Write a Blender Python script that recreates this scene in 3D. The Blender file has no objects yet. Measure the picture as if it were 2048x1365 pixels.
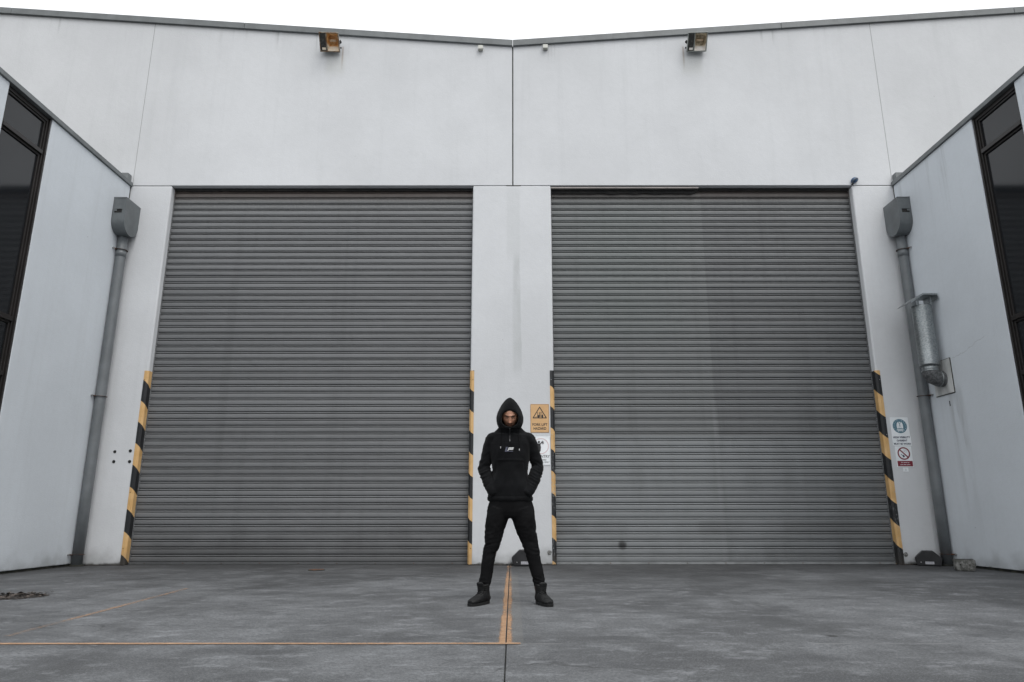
import bpy, bmesh, math, random
from mathutils import Vector, Matrix, noise
from mathutils.bvhtree import BVHTree
R = math.radians
random.seed(7)
S = bpy.context.scene
COL = S.collection

# ------------------------------------------------------------------ camera, sky, sun, exposure
cd = bpy.data.cameras.new('camera'); cam = bpy.data.objects.new('camera', cd); COL.objects.link(cam)
cd.sensor_width = 36; cd.lens = 36 * 1400 / 2048; cd.clip_start = 0.05; cd.clip_end = 2000
cam.location = (0, 0, 0.75)
pitch = math.atan(348 / 1400)
cam.rotation_euler = (Matrix.Rotation(math.pi / 2 + pitch, 4, 'X') @ Matrix.Rotation(R(-0.03), 4, 'Z')).to_euler()
S.camera = cam

W = bpy.data.worlds.new('World'); S.world = W; W.use_nodes = True
nt = W.node_tree; nt.nodes.clear()
wo = nt.nodes.new('ShaderNodeOutputWorld')
sky = nt.nodes.new('ShaderNodeTexSky'); sky.sky_type = 'NISHITA'; sky.sun_disc = False
SUN_EL, SUN_AZ = R(56), R(150)          # azimuth measured clockwise from +Y: behind the camera, a little right
sky.sun_elevation = SUN_EL; sky.sun_rotation = SUN_AZ
sky.air_density = 1.0; sky.dust_density = 4.0; sky.ozone_density = 1.0
hs = nt.nodes.new('ShaderNodeHueSaturation'); hs.inputs['Saturation'].default_value = 0.18
nt.links.new(sky.outputs[0], hs.inputs['Color'])
b1 = nt.nodes.new('ShaderNodeBackground'); b1.inputs[1].default_value = 0.06
nt.links.new(hs.outputs[0], b1.inputs[0])
# cloud layer: even overcast, brighter towards the zenith
tc = nt.nodes.new('ShaderNodeTexCoord'); sp = nt.nodes.new('ShaderNodeSeparateXYZ')
nt.links.new(tc.outputs['Generated'], sp.inputs[0])
mr = nt.nodes.new('ShaderNodeMapRange'); mr.inputs[1].default_value = 0; mr.inputs[2].default_value = 1
mr.inputs[3].default_value = 0.42; mr.inputs[4].default_value = 1.2
nt.links.new(sp.outputs[2], mr.inputs[0])
b2 = nt.nodes.new('ShaderNodeBackground'); b2.inputs[0].default_value = (0.965, 0.985, 1.0, 1)
nt.links.new(mr.outputs[0], b2.inputs[1])
ad = nt.nodes.new('ShaderNodeAddShader'); nt.links.new(b1.outputs[0], ad.inputs[0]); nt.links.new(b2.outputs[0], ad.inputs[1])
nt.links.new(ad.outputs[0], wo.inputs[0])

sd = bpy.data.lights.new('sun', 'SUN'); sd.energy = 0.6; sd.angle = R(25); sd.color = (1.0, 0.97, 0.93)
so = bpy.data.objects.new('sun', sd); COL.objects.link(so)
sdir = Vector((math.sin(SUN_AZ) * math.cos(SUN_EL), math.cos(SUN_AZ) * math.cos(SUN_EL), math.sin(SUN_EL)))
so.rotation_euler = sdir.to_track_quat('Z', 'Y').to_euler(); so.location = (0, -10, 20)

S.render.engine = 'CYCLES'
S.view_settings.view_transform = 'Standard'; S.view_settings.look = 'None'
S.view_settings.exposure = 0.36; S.view_settings.gamma = 1.0
S.view_settings.use_curve_mapping = False

# ------------------------------------------------------------------ helpers
class M:
    """tiny node-graph helper; k scales the base colour to its measured reflectance"""
    def __init__(s, name, rough=0.6, metal=0.0, spec=0.5, color=(0.5, 0.5, 0.5), k=0.78):
        s.k = k; color = tuple(v * k for v in color)
        s.m = bpy.data.materials.new(name); s.m.use_nodes = True
        s.t = s.m.node_tree; s.b = s.t.nodes['Principled BSDF']; s.o = s.t.nodes['Material Output']
        s.b.inputs['Roughness'].default_value = rough; s.b.inputs['Metallic'].default_value = metal
        s.b.inputs['Specular IOR Level'].default_value = spec
        s.b.inputs['Base Color'].default_value = (*color, 1)
        g = s.t.nodes.new('ShaderNodeNewGeometry'); s.pos = g.outputs['Position']
        q = s.t.nodes.new('ShaderNodeSeparateXYZ'); s.t.links.new(s.pos, q.inputs[0]); s.x, s.y, s.z = q.outputs
    def n(s, typ, **k):
        nd = s.t.nodes.new(typ)
        for a, v in k.items(): setattr(nd, a, v)
        return nd
    def put(s, sock, v):
        if hasattr(v, 'is_linked') or hasattr(v, 'links'): s.t.links.new(v, sock)
        elif isinstance(v, (tuple, list)): sock.default_value = (*v, 1) if len(v) == 3 and sock.type == 'RGBA' else v
        else: sock.default_value = v
    def math(s, op, a, b=0.0, c=None, clamp=False):
        nd = s.n('ShaderNodeMath', operation=op, use_clamp=clamp)
        s.put(nd.inputs[0], a); s.put(nd.inputs[1], b)
        if c is not None: s.put(nd.inputs[2], c)
        return nd.outputs[0]
    def noise(s, scale=1.0, vec=None, sc=(1, 1, 1), off=(0, 0, 0), detail=4, rough=0.55, dist=0.0):
        mp = s.n('ShaderNodeMapping'); mp.inputs['Scale'].default_value = sc; mp.inputs['Location'].default_value = off
        s.put(mp.inputs[0], vec or s.pos)
        nd = s.n('ShaderNodeTexNoise'); nd.inputs['Scale'].default_value = scale
        nd.inputs['Detail'].default_value = detail; nd.inputs['Roughness'].default_value = rough
        nd.inputs['Distortion'].default_value = dist
        s.t.links.new(mp.outputs[0], nd.inputs['Vector']); return nd.outputs[0]
    def ramp(s, v, a, b, lo=0.0, hi=1.0, smooth=True):
        nd = s.n('ShaderNodeMapRange', interpolation_type='SMOOTHSTEP' if smooth else 'LINEAR')
        s.put(nd.inputs[0], v); s.put(nd.inputs[1], a); s.put(nd.inputs[2], b); s.put(nd.inputs[3], lo); s.put(nd.inputs[4], hi)
        return nd.outputs[0]
    def mix(s, f, a, b, mode='MIX'):
        nd = s.n('ShaderNodeMix', data_type='RGBA', blend_type=mode)
        s.put(nd.inputs[0], f); s.put(nd.inputs[6], a); s.put(nd.inputs[7], b); return nd.outputs[2]
    def band(s, v, a, b, e):
        return s.math('MULTIPLY', s.ramp(v, a - e, a + e), s.ramp(v, b + e, b - e))
    def mul(s, a, b): return s.math('MULTIPLY', a, b)
    def color(s, v):
        if s.k != 1: v = s.mix(1.0, v, (s.k, s.k, s.k), 'MULTIPLY')
        s.put(s.b.inputs['Base Color'], v); return s
    def rough(s, v): s.put(s.b.inputs['Roughness'], v); return s
    def bump(s, h, dist=0.002, strength=1.0):
        nd = s.n('ShaderNodeBump'); nd.inputs['Distance'].default_value = dist; nd.inputs['Strength'].default_value = strength
        s.put(nd.inputs['Height'], h); s.t.links.new(nd.outputs[0], s.b.inputs['Normal']); return s

def finish(bm, name, mat, parent=None, smooth=False, recalc=True):
    if recalc: bmesh.ops.recalc_face_normals(bm, faces=bm.faces)
    me = bpy.data.meshes.new(name); bm.to_mesh(me); bm.free()
    if smooth:
        for p in me.polygons: p.use_smooth = True
    return link(name, me, mat, parent)
def link(name, me, mat, parent=None):
    if mat is not None and not me.materials: me.materials.append(mat.m if isinstance(mat, M) else mat)
    o = bpy.data.objects.new(name, me); COL.objects.link(o)
    if parent is not None:
        o.parent = parent
        o.matrix_parent_inverse = world_of(parent).inverted()
    return o
def world_of(o):
    m = o.matrix_basis.copy()
    if o.parent: m = world_of(o.parent) @ o.matrix_parent_inverse @ m
    return m
def thing(name, label, cat, loc=(0, 0, 0), rz=0, group=None):
    o = bpy.data.objects.new(name, None); COL.objects.link(o); o.location = loc; o.rotation_euler = (0, 0, rz)
    o.empty_display_size = 0.1; tag(o, label, cat, group); return o
def tag(o, label, cat, group=None):
    o['label'] = label; o['category'] = cat
    if group: o['group'] = group
    return o
def box(bm, x0, x1, y0, y1, z0, z1, bev=0.0, seg=1):
    t = bmesh.new(); v = [t.verts.new((x, y, z)) for x in (x0, x1) for y in (y0, y1) for z in (z0, z1)]
    for f in ((0, 1, 3, 2), (4, 6, 7, 5), (0, 4, 5, 1), (2, 3, 7, 6), (0, 2, 6, 4), (1, 5, 7, 3)): t.faces.new([v[i] for i in f])
    if bev: bmesh.ops.bevel(t, geom=t.edges[:], offset=bev, segments=seg, affect='EDGES', profile=0.5)
    merge(bm, t)
def merge(bm, t):
    me = bpy.data.meshes.new('tmp'); t.to_mesh(me); t.free(); bm.from_mesh(me); bpy.data.meshes.remove(me)
def prism_xz(bm, pts, y0, y1, bev=0.0, seg=1):
    t = bmesh.new()
    a = [t.verts.new((x, y0, z)) for x, z in pts]; b = [t.verts.new((x, y1, z)) for x, z in pts]; n = len(pts)
    t.faces.new(a); t.faces.new(b[::-1])
    for i in range(n): t.faces.new((a[i], b[i], b[(i + 1) % n], a[(i + 1) % n]))
    bmesh.ops.recalc_face_normals(t, faces=t.faces)
    if bev: bmesh.ops.bevel(t, geom=t.edges[:], offset=bev, segments=seg, affect='EDGES', profile=0.5)
    merge(bm, t)
def tube(bm, pts, rads, seg=16, cap=True, ref=(0, 1, 0)):
    """swept round or elliptical tube; rads: float or (a,b) per point"""
    pts = [Vector(p) for p in pts]; rings = []; ref = Vector(ref)
    for i, p in enumerate(pts):
        t = (pts[min(i + 1, len(pts) - 1)] - pts[max(i - 1, 0)]).normalized()
        u = t.cross(ref)
        if u.length < 1e-3: u = t.cross(Vector((1, 0, 0)))
        u.normalize(); v = u.cross(t).normalized()
        r = rads[i] if isinstance(rads, list) else rads
        a, b = r if isinstance(r, (list, tuple)) else (r, r)
        rings.append([bm.verts.new(p + u * a * math.cos(2 * math.pi * k / seg) + v * b * math.sin(2 * math.pi * k / seg)) for k in range(seg)])
    for A, B in zip(rings, rings[1:]):
        for k in range(seg): bm.faces.new((A[k], A[(k + 1) % seg], B[(k + 1) % seg], B[k]))
    if cap: bm.faces.new(rings[0][::-1]); bm.faces.new(rings[-1])
def ellipsoid(bm, c, r, mat=None, u=20, v=12):
    m = Matrix.Translation(c) @ (mat or Matrix.Identity(4)) @ Matrix.Diagonal((*r, 1))
    bmesh.ops.create_uvsphere(bm, u_segments=u, v_segments=v, radius=1, matrix=m)
def text_mesh(name, s, width, height, mat, parent, x, y, z, shear=0.0, bold=0.0, space=1.0, depth=0.0004):
    """lettering centred on (x, z), facing -Y, on the plane y"""
    cu = bpy.data.curves.new('tmp_text', 'FONT'); cu.body = s; cu.size = 1; cu.shear = shear; cu.offset = bold
    cu.space_character = space; cu.resolution_u = 3; cu.extrude = 0.01
    o = bpy.data.objects.new('tmp_text', cu); COL.objects.link(o)
    dg = bpy.context.evaluated_depsgraph_get(); dg.update()
    me = bpy.data.meshes.new_from_object(o.evaluated_get(dg)); bpy.data.objects.remove(o); bpy.data.curves.remove(cu)
    xs = [v.co.x for v in me.vertices]; ys = [v.co.y for v in me.vertices]; zs = [v.co.z for v in me.vertices]
    x0, x1, y0, y1, z0, z1 = min(xs), max(xs), min(ys), max(ys), min(zs), max(zs)
    for v in me.vertices:
        c = v.co.copy()
        v.co = (x + ((c.x - x0) / (x1 - x0) - .5) * width, y - (c.z - z0) / (z1 - z0) * depth, z + ((c.y - y0) / (y1 - y0) - .5) * height)
    me.name = name; me.materials.clear()
    return link(name, me, mat, parent)
def ring_xz(bm, cx, cz, r0, r1, y0, y1, seg=48):
    for k in range(seg):
        a0, a1 = 2 * math.pi * k / seg, 2 * math.pi * (k + 1) / seg
        v = [bm.verts.new((cx + q_[0] * math.cos(q_[1]), y, cz + q_[0] * math.sin(q_[1]))) for y in (y0, y1) for q_ in ((r0, a0), (r1, a0), (r1, a1), (r0, a1))]
        bm.faces.new(v[0:4]); bm.faces.new(v[4:8][::-1]); bm.faces.new((v[1], v[5], v[6], v[2])); bm.faces.new((v[0], v[3], v[7], v[4]))
    bmesh.ops.remove_doubles(bm, verts=bm.verts, dist=1e-6)
def disc_xz(bm, cx, cz, r, y0, y1, seg=40, rz=None):
    prism_xz(bm, [(cx + r * math.cos(2 * math.pi * k / seg), cz + (rz or r) * math.sin(2 * math.pi * k / seg)) for k in range(seg)], y0, y1)

# ------------------------------------------------------------------ materials
def wall_mat(name, base, side=0):
    m = M(name, rough=0.85, spec=0.3, k=0.85 if side else 0.78)
    big = m.noise(0.55, detail=5, rough=0.6)
    c = m.mix(m.ramp(big, 0.3, 0.72), tuple(v * 0.94 for v in base), tuple(v * 1.04 for v in base))
    streak = m.noise(1.0, sc=(5.0, 5.0, 0.22), detail=5, rough=0.65)
    c = m.mix(m.mul(m.ramp(streak, 0.50, 0.75), 0.13), c, (0.50, 0.52, 0.53))
    mott = m.noise(16, detail=3)
    c = m.mix(m.mul(m.ramp(mott, 0.35, 0.7), 0.07), c, (0.55, 0.56, 0.57))
    # small specks and knocks
    vo = m.n('ShaderNodeTexVoronoi'); vo.inputs['Scale'].default_value = 3.2; m.t.links.new(m.pos, vo.inputs['Vector'])
    sel = m.ramp(m.noise(2.3, detail=2), 0.50, 0.58)
    c = m.mix(m.mul(m.mul(m.ramp(vo.outputs['Distance'], 0.035, 0.018), sel), 0.55), c, (0.22, 0.22, 0.21))
    # splash dirt and moss at the foot of the wall
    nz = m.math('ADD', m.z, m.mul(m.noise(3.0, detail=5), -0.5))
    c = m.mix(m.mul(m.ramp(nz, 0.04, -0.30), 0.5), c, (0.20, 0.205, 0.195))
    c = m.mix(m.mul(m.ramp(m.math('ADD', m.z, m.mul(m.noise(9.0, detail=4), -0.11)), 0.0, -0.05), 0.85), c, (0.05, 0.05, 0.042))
    return m, c
mW, c = wall_mat('painted_concrete_back', (0.765, 0.78, 0.80))
# unpainted strip on the central pier
wob = m_w = mW.noise(2.0, detail=5)
xx = mW.math('ADD', mW.x, mW.mul(mW.math('SUBTRACT', wob, 0.5), 0.04))
xr = mW.math('ADD', 0.125, mW.mul(mW.math('SUBTRACT', 5.2, mW.z), 0.016))
xr = mW.math('ADD', xr, mW.mul(mW.math('SUBTRACT', mW.noise(3.5, off=(4, 4, 0), detail=6, rough=.7), .5), .05))
strip = mW.mul(mW.ramp(xx, -0.01, 0.05), mW.ramp(mW.math('SUBTRACT', mW.x, xr), 0.010, -0.008))
strip = mW.mul(strip, mW.band(mW.z, 3.05, 5.05, 0.12))
strip = mW.mul(strip, mW.ramp(mW.noise(7, sc=(1, 1, .3), detail=5), 0.2, 0.65, 0.35, 1))
c = mW.mix(mW.mul(strip, 0.55), c, (0.52, 0.54, 0.54))
up = mW.mul(mW.band(mW.x, -0.09, 0.14, 0.02), mW.band(mW.z, 5.0, 6.3, 0.12))
c = mW.mix(mW.mul(up, 0.22), c, (0.58, 0.60, 0.60))
# rust weeping below the floodlight brackets, then a faint olive tint under each lamp
for fx in (-3.13, 3.17):
    d = mW.mul(mW.band(mW.x, fx - 0.012, fx + 0.014, 0.014), mW.ramp(mW.z, 8.62, 9.0))
    d = mW.mul(d, mW.ramp(mW.z, 9.2, 9.15))
    c = mW.mix(mW.mul(d, 0.5), c, (0.28, 0.16, 0.09))
    pal = mW.mul(mW.band(mW.x, fx - 0.05 if fx > 0 else fx - 0.3, fx + 0.33 if fx > 0 else fx + 0.05, 0.05), mW.band(mW.z, 8.6, 8.98, 0.12))
    c = mW.mix(mW.mul(pal, 0.16), c, (0.42, 0.43, 0.33))
# drip marks hanging from the roof edge
top = mW.math('SUBTRACT', mW.math('ADD', 9.19, mW.mul(mW.math('ABSOLUTE', mW.x), 0.0745)), mW.z)
dn = mW.mul(mW.mul(mW.ramp(mW.noise(1.0, sc=(9, 9, 0.1), detail=3), 0.58, 0.70), mW.ramp(top, 0.5, 0.0)), mW.ramp(mW.noise(0.5, off=(3, 0, 0)), .45, .62))
c = mW.mix(mW.mul(dn, 0.4), c, (0.27, 0.28, 0.28))
mW.color(c).bump(mW.math('ADD', mW.noise(55, detail=4), mW.mul(mW.noise(5, detail=2), 1.2)), 0.0022)

mS, c = wall_mat('painted_concrete_side', (0.73, 0.775, 0.82), 1)
dr = mS.math('SUBTRACT', 6.36, mS.z)
d1 = mS.mul(mS.ramp(mS.noise(1.0, sc=(1, 6, 0.35), off=(3, 1, 0), detail=7, rough=0.75), 0.48, 0.74), mS.mul(mS.ramp(dr, 1.5, 0.0), mS.ramp(mS.noise(0.9, sc=(1, 1, .2)), .42, .6)))
right = mS.ramp(mS.x, -1, 1, 0.3, 1)
c = mS.mix(mS.mul(mS.mul(d1, right), 0.75), c, (0.24, 0.245, 0.24))
# smear below the exhaust plate and the fine crack running from it
d2 = mS.mul(mS.mul(mS.band(mS.y, 10.3, 10.62, 0.06), mS.ramp(mS.z, 0.2, 2.4)), mS.mul(mS.ramp(mS.noise(2, sc=(1, 3, .4)), 0.42, 0.62), mS.ramp(mS.z, 2.7, 2.5)))
c = mS.mix(mS.mul(mS.mul(d2, mS.ramp(mS.x, 0, 1)), 0.35), c, (0.27, 0.28, 0.28))
crk = mS.math('SUBTRACT', mS.math('SUBTRACT', mS.z, 3.05), mS.mul(mS.math('SUBTRACT', 10.37, mS.y), 0.205))
crk = mS.math('ABSOLUTE', mS.math('ADD', crk, mS.mul(mS.math('SUBTRACT', mS.noise(3.5, detail=6, rough=.7), 0.5), 0.16)))
ck = mS.mul(mS.mul(mS.ramp(crk, 0.008, 0.002), mS.band(mS.y, 9.6, 10.42, 0.04)), mS.ramp(mS.x, 0, 1))
c = mS.mix(mS.mul(ck, 0.30), c, (0.25, 0.25, 0.25))
mS.color(c).bump(mS.math('ADD', mS.noise(55, detail=4), mS.mul(mS.noise(5, detail=2), 1.2)), 0.0022)

mSeal = M('dark_sealant', rough=0.9); mSeal.color(mSeal.mix(mSeal.ramp(mSeal.noise(9), .4, .65), (0.02, 0.022, 0.018), (0.06, 0.06, 0.045)))
mSealL = M('grey_sealant', rough=0.9, color=(0.42, 0.43, 0.43))
def metal_paint(name, base, rough=0.5, var=0.15, metal=0.0):
    m = M(name, rough=rough, metal=metal)
    n = m.noise(3.5, detail=6, rough=0.65)
    c = m.mix(m.ramp(n, 0.3, 0.7), tuple(v * (1 - var) for v in base), tuple(v * (1 + var) for v in base))
    dirt = m.ramp(m.noise(1.3, sc=(6, 6, 1), detail=5), 0.52, 0.8)
    c = m.mix(m.mul(dirt, 0.35), c, tuple(v * 0.55 for v in base))
    m.color(c); m.bump(m.noise(30, detail=3), 0.0008); return m
mCop = metal_paint('grey_coping', (0.175, 0.19, 0.195), 0.45)
mPipe = metal_paint('grey_pipe_paint', (0.175, 0.19, 0.20), 0.42, 0.12)
mPipeDark = metal_paint('grey_rainhead_paint', (0.15, 0.165, 0.172), 0.42, 0.16)
mFrame = metal_paint('bronze_frame', (0.022, 0.019, 0.018), 0.35, 0.2)
mRust = M('rusty_steel', rough=0.85); mRust.color(mRust.mix(mRust.ramp(mRust.noise(22, detail=5), .4, .6), (0.05, 0.035, 0.03), (0.17, 0.07, 0.035)))
mZinc = M('zinc_bolt', rough=0.4, metal=0.8, color=(0.5, 0.5, 0.5))
mBlack = M('black_rubber', rough=0.8); mBlack.color(mBlack.mix(mBlack.ramp(mBlack.noise(12, detail=5), .45, .7), (0.012, 0.012, 0.012), (0.028, 0.026, 0.024)))
mGlass = M('tinted_glass', rough=0.09, spec=0.70, color=(0.014, 0.016, 0.019))
mGlass.bump(mGlass.noise(0.8, detail=1), 0.004, 0.25)
mGalv = M('galvanised_steel', rough=0.42, metal=0.85)
vo = mGalv.n('ShaderNodeTexVoronoi'); vo.inputs['Scale'].default_value = 75; mGalv.t.links.new(mGalv.pos, vo.inputs['Vector'])
sv = mGalv.n('ShaderNodeSeparateColor'); mGalv.t.links.new(vo.outputs['Color'], sv.inputs[0])
gc = mGalv.mix(sv.outputs[0], (0.30, 0.33, 0.34), (0.52, 0.55, 0.56))
gc = mGalv.mix(mGalv.mul(mGalv.ramp(mGalv.noise(4, sc=(1, 1, .5), detail=5), .45, .7), .4), gc, (0.22, 0.23, 0.23))
mGalv.color(gc).rough(mGalv.ramp(sv.outputs[1], 0, 1, 0.32, 0.52, False))

def shutter_mat(name, right):
    m = M(name, rough=0.5, metal=0.0, spec=0.5)
    oi = m.n('ShaderNodeObjectInfo'); rnd = oi.outputs['Random']
    base = (0.182, 0.187, 0.192) if not right else (0.172, 0.179, 0.183)
    lo = tuple(v * 0.90 for v in base); hi = tuple(v * 1.13 for v in base)
    c = m.mix(rnd, lo, hi)
    fine = m.noise(1.0, sc=(2.2, 1, 18), detail=6, rough=0.7)
    c = m.mix(m.mul(m.ramp(fine, 0.42, 0.7), 0.30), c, tuple(v * 1.45 for v in base))
    vert = m.noise(1.0, sc=(5.5, 1, 0.10), detail=5, rough=0.6)
    c = m.mix(m.mul(m.ramp(vert, 0.5, 0.72), 0.22 if not right else 0.35), c, tuple(v * 0.62 for v in base))
    # weathered, chalky paint on the upper slats, with salt-like spotting
    spot = m.mul(m.ramp(m.noise(26, sc=(1, 1, 1.6), detail=6, rough=.8), .48, .62), m.ramp(m.z, 5.75, 6.15))
    c = m.mix(m.mul(spot, 0.42), c, (0.34, 0.34, 0.31))
    br = m.mul(m.ramp(m.z, 6.08, 6.3), 0.75)
    c = m.mix(br, c, (0.135, 0.095, 0.075))
    # road splash on the lower slats
    c = m.mix(m.mul(m.ramp(m.math('ADD', m.z, m.mul(m.noise(2.0, detail=5), -0.9)), 0.25, -0.45), 0.5), c, (0.055, 0.055, 0.055))
    # scuffs
    sc = m.mul(m.ramp(m.noise(1, sc=(4, 1, 40), off=(5, 0, 2), detail=5, rough=.8), .66, .72), m.ramp(m.z, 1.6, 0.3))
    c = m.mix(m.mul(sc, 0.5), c, (0.42, 0.42, 0.41))
    if right:
        # the left half has been repainted slightly lighter; chalky line on the seam
        edge = m.ramp(m.x, 3.325, 3.345)
        c = m.mix(m.mul(m.math('SUBTRACT', 1, edge), 0.30), c, (0.21, 0.22, 0.218))
        c = m.mix(m.mul(edge, 0.22), c, (0.085, 0.087, 0.09))
        line = m.mul(m.band(m.x, 3.29, 3.37, 0.02), m.ramp(m.z, 2.9, 2.0))
        c = m.mix(m.mul(line, 0.30), c, (0.34, 0.35, 0.355))
        low = m.mul(m.ramp(m.z, 2.02, 1.98), m.ramp(m.noise(1.5, sc=(2.5, 1, .5), detail=4), .2, .6, .55, 1))
        c = m.mix(m.mul(low, m.ramp(m.x, 6.2, 2.5, .35, .85)), c, (0.27, 0.284, 0.292))
        gr = m.mul(m.band(m.x, 0.9, 2.9, 0.8), m.band(m.z, 3.6, 6.0, 0.3))
        c = m.mix(m.mul(gr, 0.2), c, (0.13, 0.17, 0.155))
        # oily smudge
        dx = m.math('SUBTRACT', m.x, 1.73); dz = m.math('SUBTRACT', m.z, 0.29)
        r2 = m.math('ADD', m.mul(m.mul(dx, dx), 1.1), m.mul(dz, dz))
        r2 = m.math('ADD', r2, m.mul(m.math('SUBTRACT', m.noise(9, detail=4), .5), 0.006))
        c = m.mix(m.mul(m.ramp(r2, 0.0085, 0.0), 0.9), c, (0.02, 0.02, 0.02))
        blk = m.mul(m.band(m.z, 0.44, 0.66, 0.01), m.ramp(m.noise(.7, sc=(1, 1, .1)), .42, .6))
        c = m.mix(m.mul(blk, 0.35), c, (0.09, 0.09, 0.09))
    m.color(c); m.rough(m.ramp(m.noise(7, detail=4), .3, .7, .42, .62)); return m
mShL = shutter_mat('shutter_paint_left', False); mShR = shutter_mat('shutter_paint_right', True)
mBar = metal_paint('bottom_bar_metal', (0.26, 0.27, 0.275), 0.5, 0.2); mBarD = metal_paint('bottom_bar_dark', (0.10, 0.103, 0.106), 0.5)

def guard_mat(phase, sgn, worn=0.0):
    m = M('hazard_stripes', rough=0.5, k=.9)
    v = m.math('ADD', m.z, m.mul(m.math('ADD', m.x, m.mul(m.math('SUBTRACT', m.y, 11.28), sgn)), 0.70))
    v = m.math('FRACT', m.math('DIVIDE', m.math('SUBTRACT', v, phase), 0.684))
    st = m.ramp(v, 0.499, 0.501)
    yel = m.mix(m.ramp(m.noise(6, detail=5), .3, .7), (0.62, 0.375, 0.145), (0.73, 0.47, 0.215))
    blk = (0.014, 0.015, 0.017)
    c = m.mix(st, yel, blk)
    c = m.mix(m.mul(m.ramp(m.math('ADD', m.z, m.mul(m.noise(5, detail=4), -.3)), 0.12, -0.2), .35), c, (0.12, 0.10, 0.075))
    if worn:
        w = m.mul(m.ramp(m.noise(32, sc=(1.8, 1, 0.8), detail=6, rough=.75), .56, .60), m.band(m.z, 0.15, 1.9, .2))
        w = m.mul(w, m.ramp(m.noise(1.4), .42, .55))
        c = m.mix(m.mul(w, worn), c, (0.40, 0.41, 0.41))
    m.color(c); m.bump(m.noise(40, detail=3), 0.0008); return m

mG = M('yard_concrete', rough=0.8, spec=0.35, k=0.73)
a = mG.noise(0.50, detail=5, rough=0.6, dist=0.4)
b = mG.noise(1.0, sc=(2.0, 2.4, 1), off=(4, 2, 0), detail=11, rough=0.74, dist=0.25)
f = mG.noise(42, detail=6, rough=0.75)
c = mG.mix(mG.ramp(a, 0.38, 0.62), (0.092, 0.095, 0.099), (0.192, 0.199, 0.207))
c = mG.mix(mG.mul(mG.ramp(b, 0.49, 0.66), 0.62), c, (0.30, 0.311, 0.325))
c = mG.mix(mG.mul(mG.ramp(b, 0.49, 0.36), 0.62), c, (0.072, 0.075, 0.080))
c = mG.mix(mG.ramp(f, 0.40, 0.60, 0, 0.55), c, (0.058, 0.060, 0.063))
f2 = mG.noise(95, detail=3, rough=0.8)
c = mG.mix(mG.ramp(f2, 0.50, 0.66, 0, 0.45), c, (0.36, 0.37, 0.385))
# oil drips and small dark spots
vs = mG.n('ShaderNodeTexVoronoi'); vs.inputs['Scale'].default_value = 1.3; mG.t.links.new(mG.pos, vs.inputs['Vector'])
vd = mG.math('ADD', vs.outputs['Distance'], mG.mul(mG.noise(12, detail=4), -.06))
c = mG.mix(mG.mul(mG.ramp(vd, 0.04, 0.005), mG.mul(mG.ramp(mG.noise(.8, off=(2, 5, 0)), .48, .60), .75)), c, (0.035, 0.035, 0.036))
# tyre tracks sweeping into the doors
for tx in (-4.25, -2.55, 2.35, 4.15):
    cx_ = mG.math('SUBTRACT', mG.x, mG.math('ADD', tx, mG.mul(mG.math('SUBTRACT', mG.noise(.22, off=(tx, 0, 0), detail=1), .5), 2.2)))
    tk = mG.mul(mG.ramp(mG.math('ABSOLUTE', cx_), 0.26, 0.08), mG.ramp(mG.noise(1.0, sc=(9, 1.2, 1), detail=6, rough=.7), .35, .65))
    c = mG.mix(mG.mul(tk, 0.38), c, (0.055, 0.056, 0.058))
g3 = mG.noise(4.2, sc=(0.8, 1.3, 1), detail=8, rough=0.78)
c = mG.mix(mG.mul(mG.ramp(g3, 0.53, 0.66), 0.55), c, (0.33, 0.342, 0.36))
c = mG.mix(mG.mul(mG.ramp(g3, 0.46, 0.36), 0.45), c, (0.07, 0.072, 0.077))
# tyre rubber and drip dirt gathered along the doors and the side walls
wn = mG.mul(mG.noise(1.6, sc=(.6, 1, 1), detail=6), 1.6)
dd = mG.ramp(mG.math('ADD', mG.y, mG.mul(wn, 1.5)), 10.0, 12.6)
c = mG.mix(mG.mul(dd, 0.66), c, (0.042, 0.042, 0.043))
pt = mG.mul(mG.ramp(mG.noise(0.36, off=(7, 3, 0), detail=6, rough=.6), .46, .60), mG.ramp(mG.y, 5.5, 9.5))
c = mG.mix(mG.mul(pt, 0.5), c, (0.05, 0.051, 0.053))
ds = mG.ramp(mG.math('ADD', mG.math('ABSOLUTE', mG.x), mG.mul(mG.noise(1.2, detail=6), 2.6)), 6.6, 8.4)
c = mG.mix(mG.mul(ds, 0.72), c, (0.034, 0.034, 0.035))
# overspray and old paint ghost to the right of the centre joint, scuffed cross line
gh = mG.mul(mG.band(mG.x, -0.02, 0.07, 0.008), mG.band(mG.y, 4.45, 9.5, 0.2))
c = mG.mix(mG.mul(gh, 0.28), c, (0.22, 0.215, 0.20))
cl = mG.mul(mG.band(mG.y, 4.50, 4.535, 0.012), mG.ramp(mG.x, 0.0, 0.1))
c = mG.mix(mG.mul(mG.mul(cl, mG.ramp(mG.noise(3, detail=5), .42, .6)), 0.45), c, (0.27, 0.275, 0.28))
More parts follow.
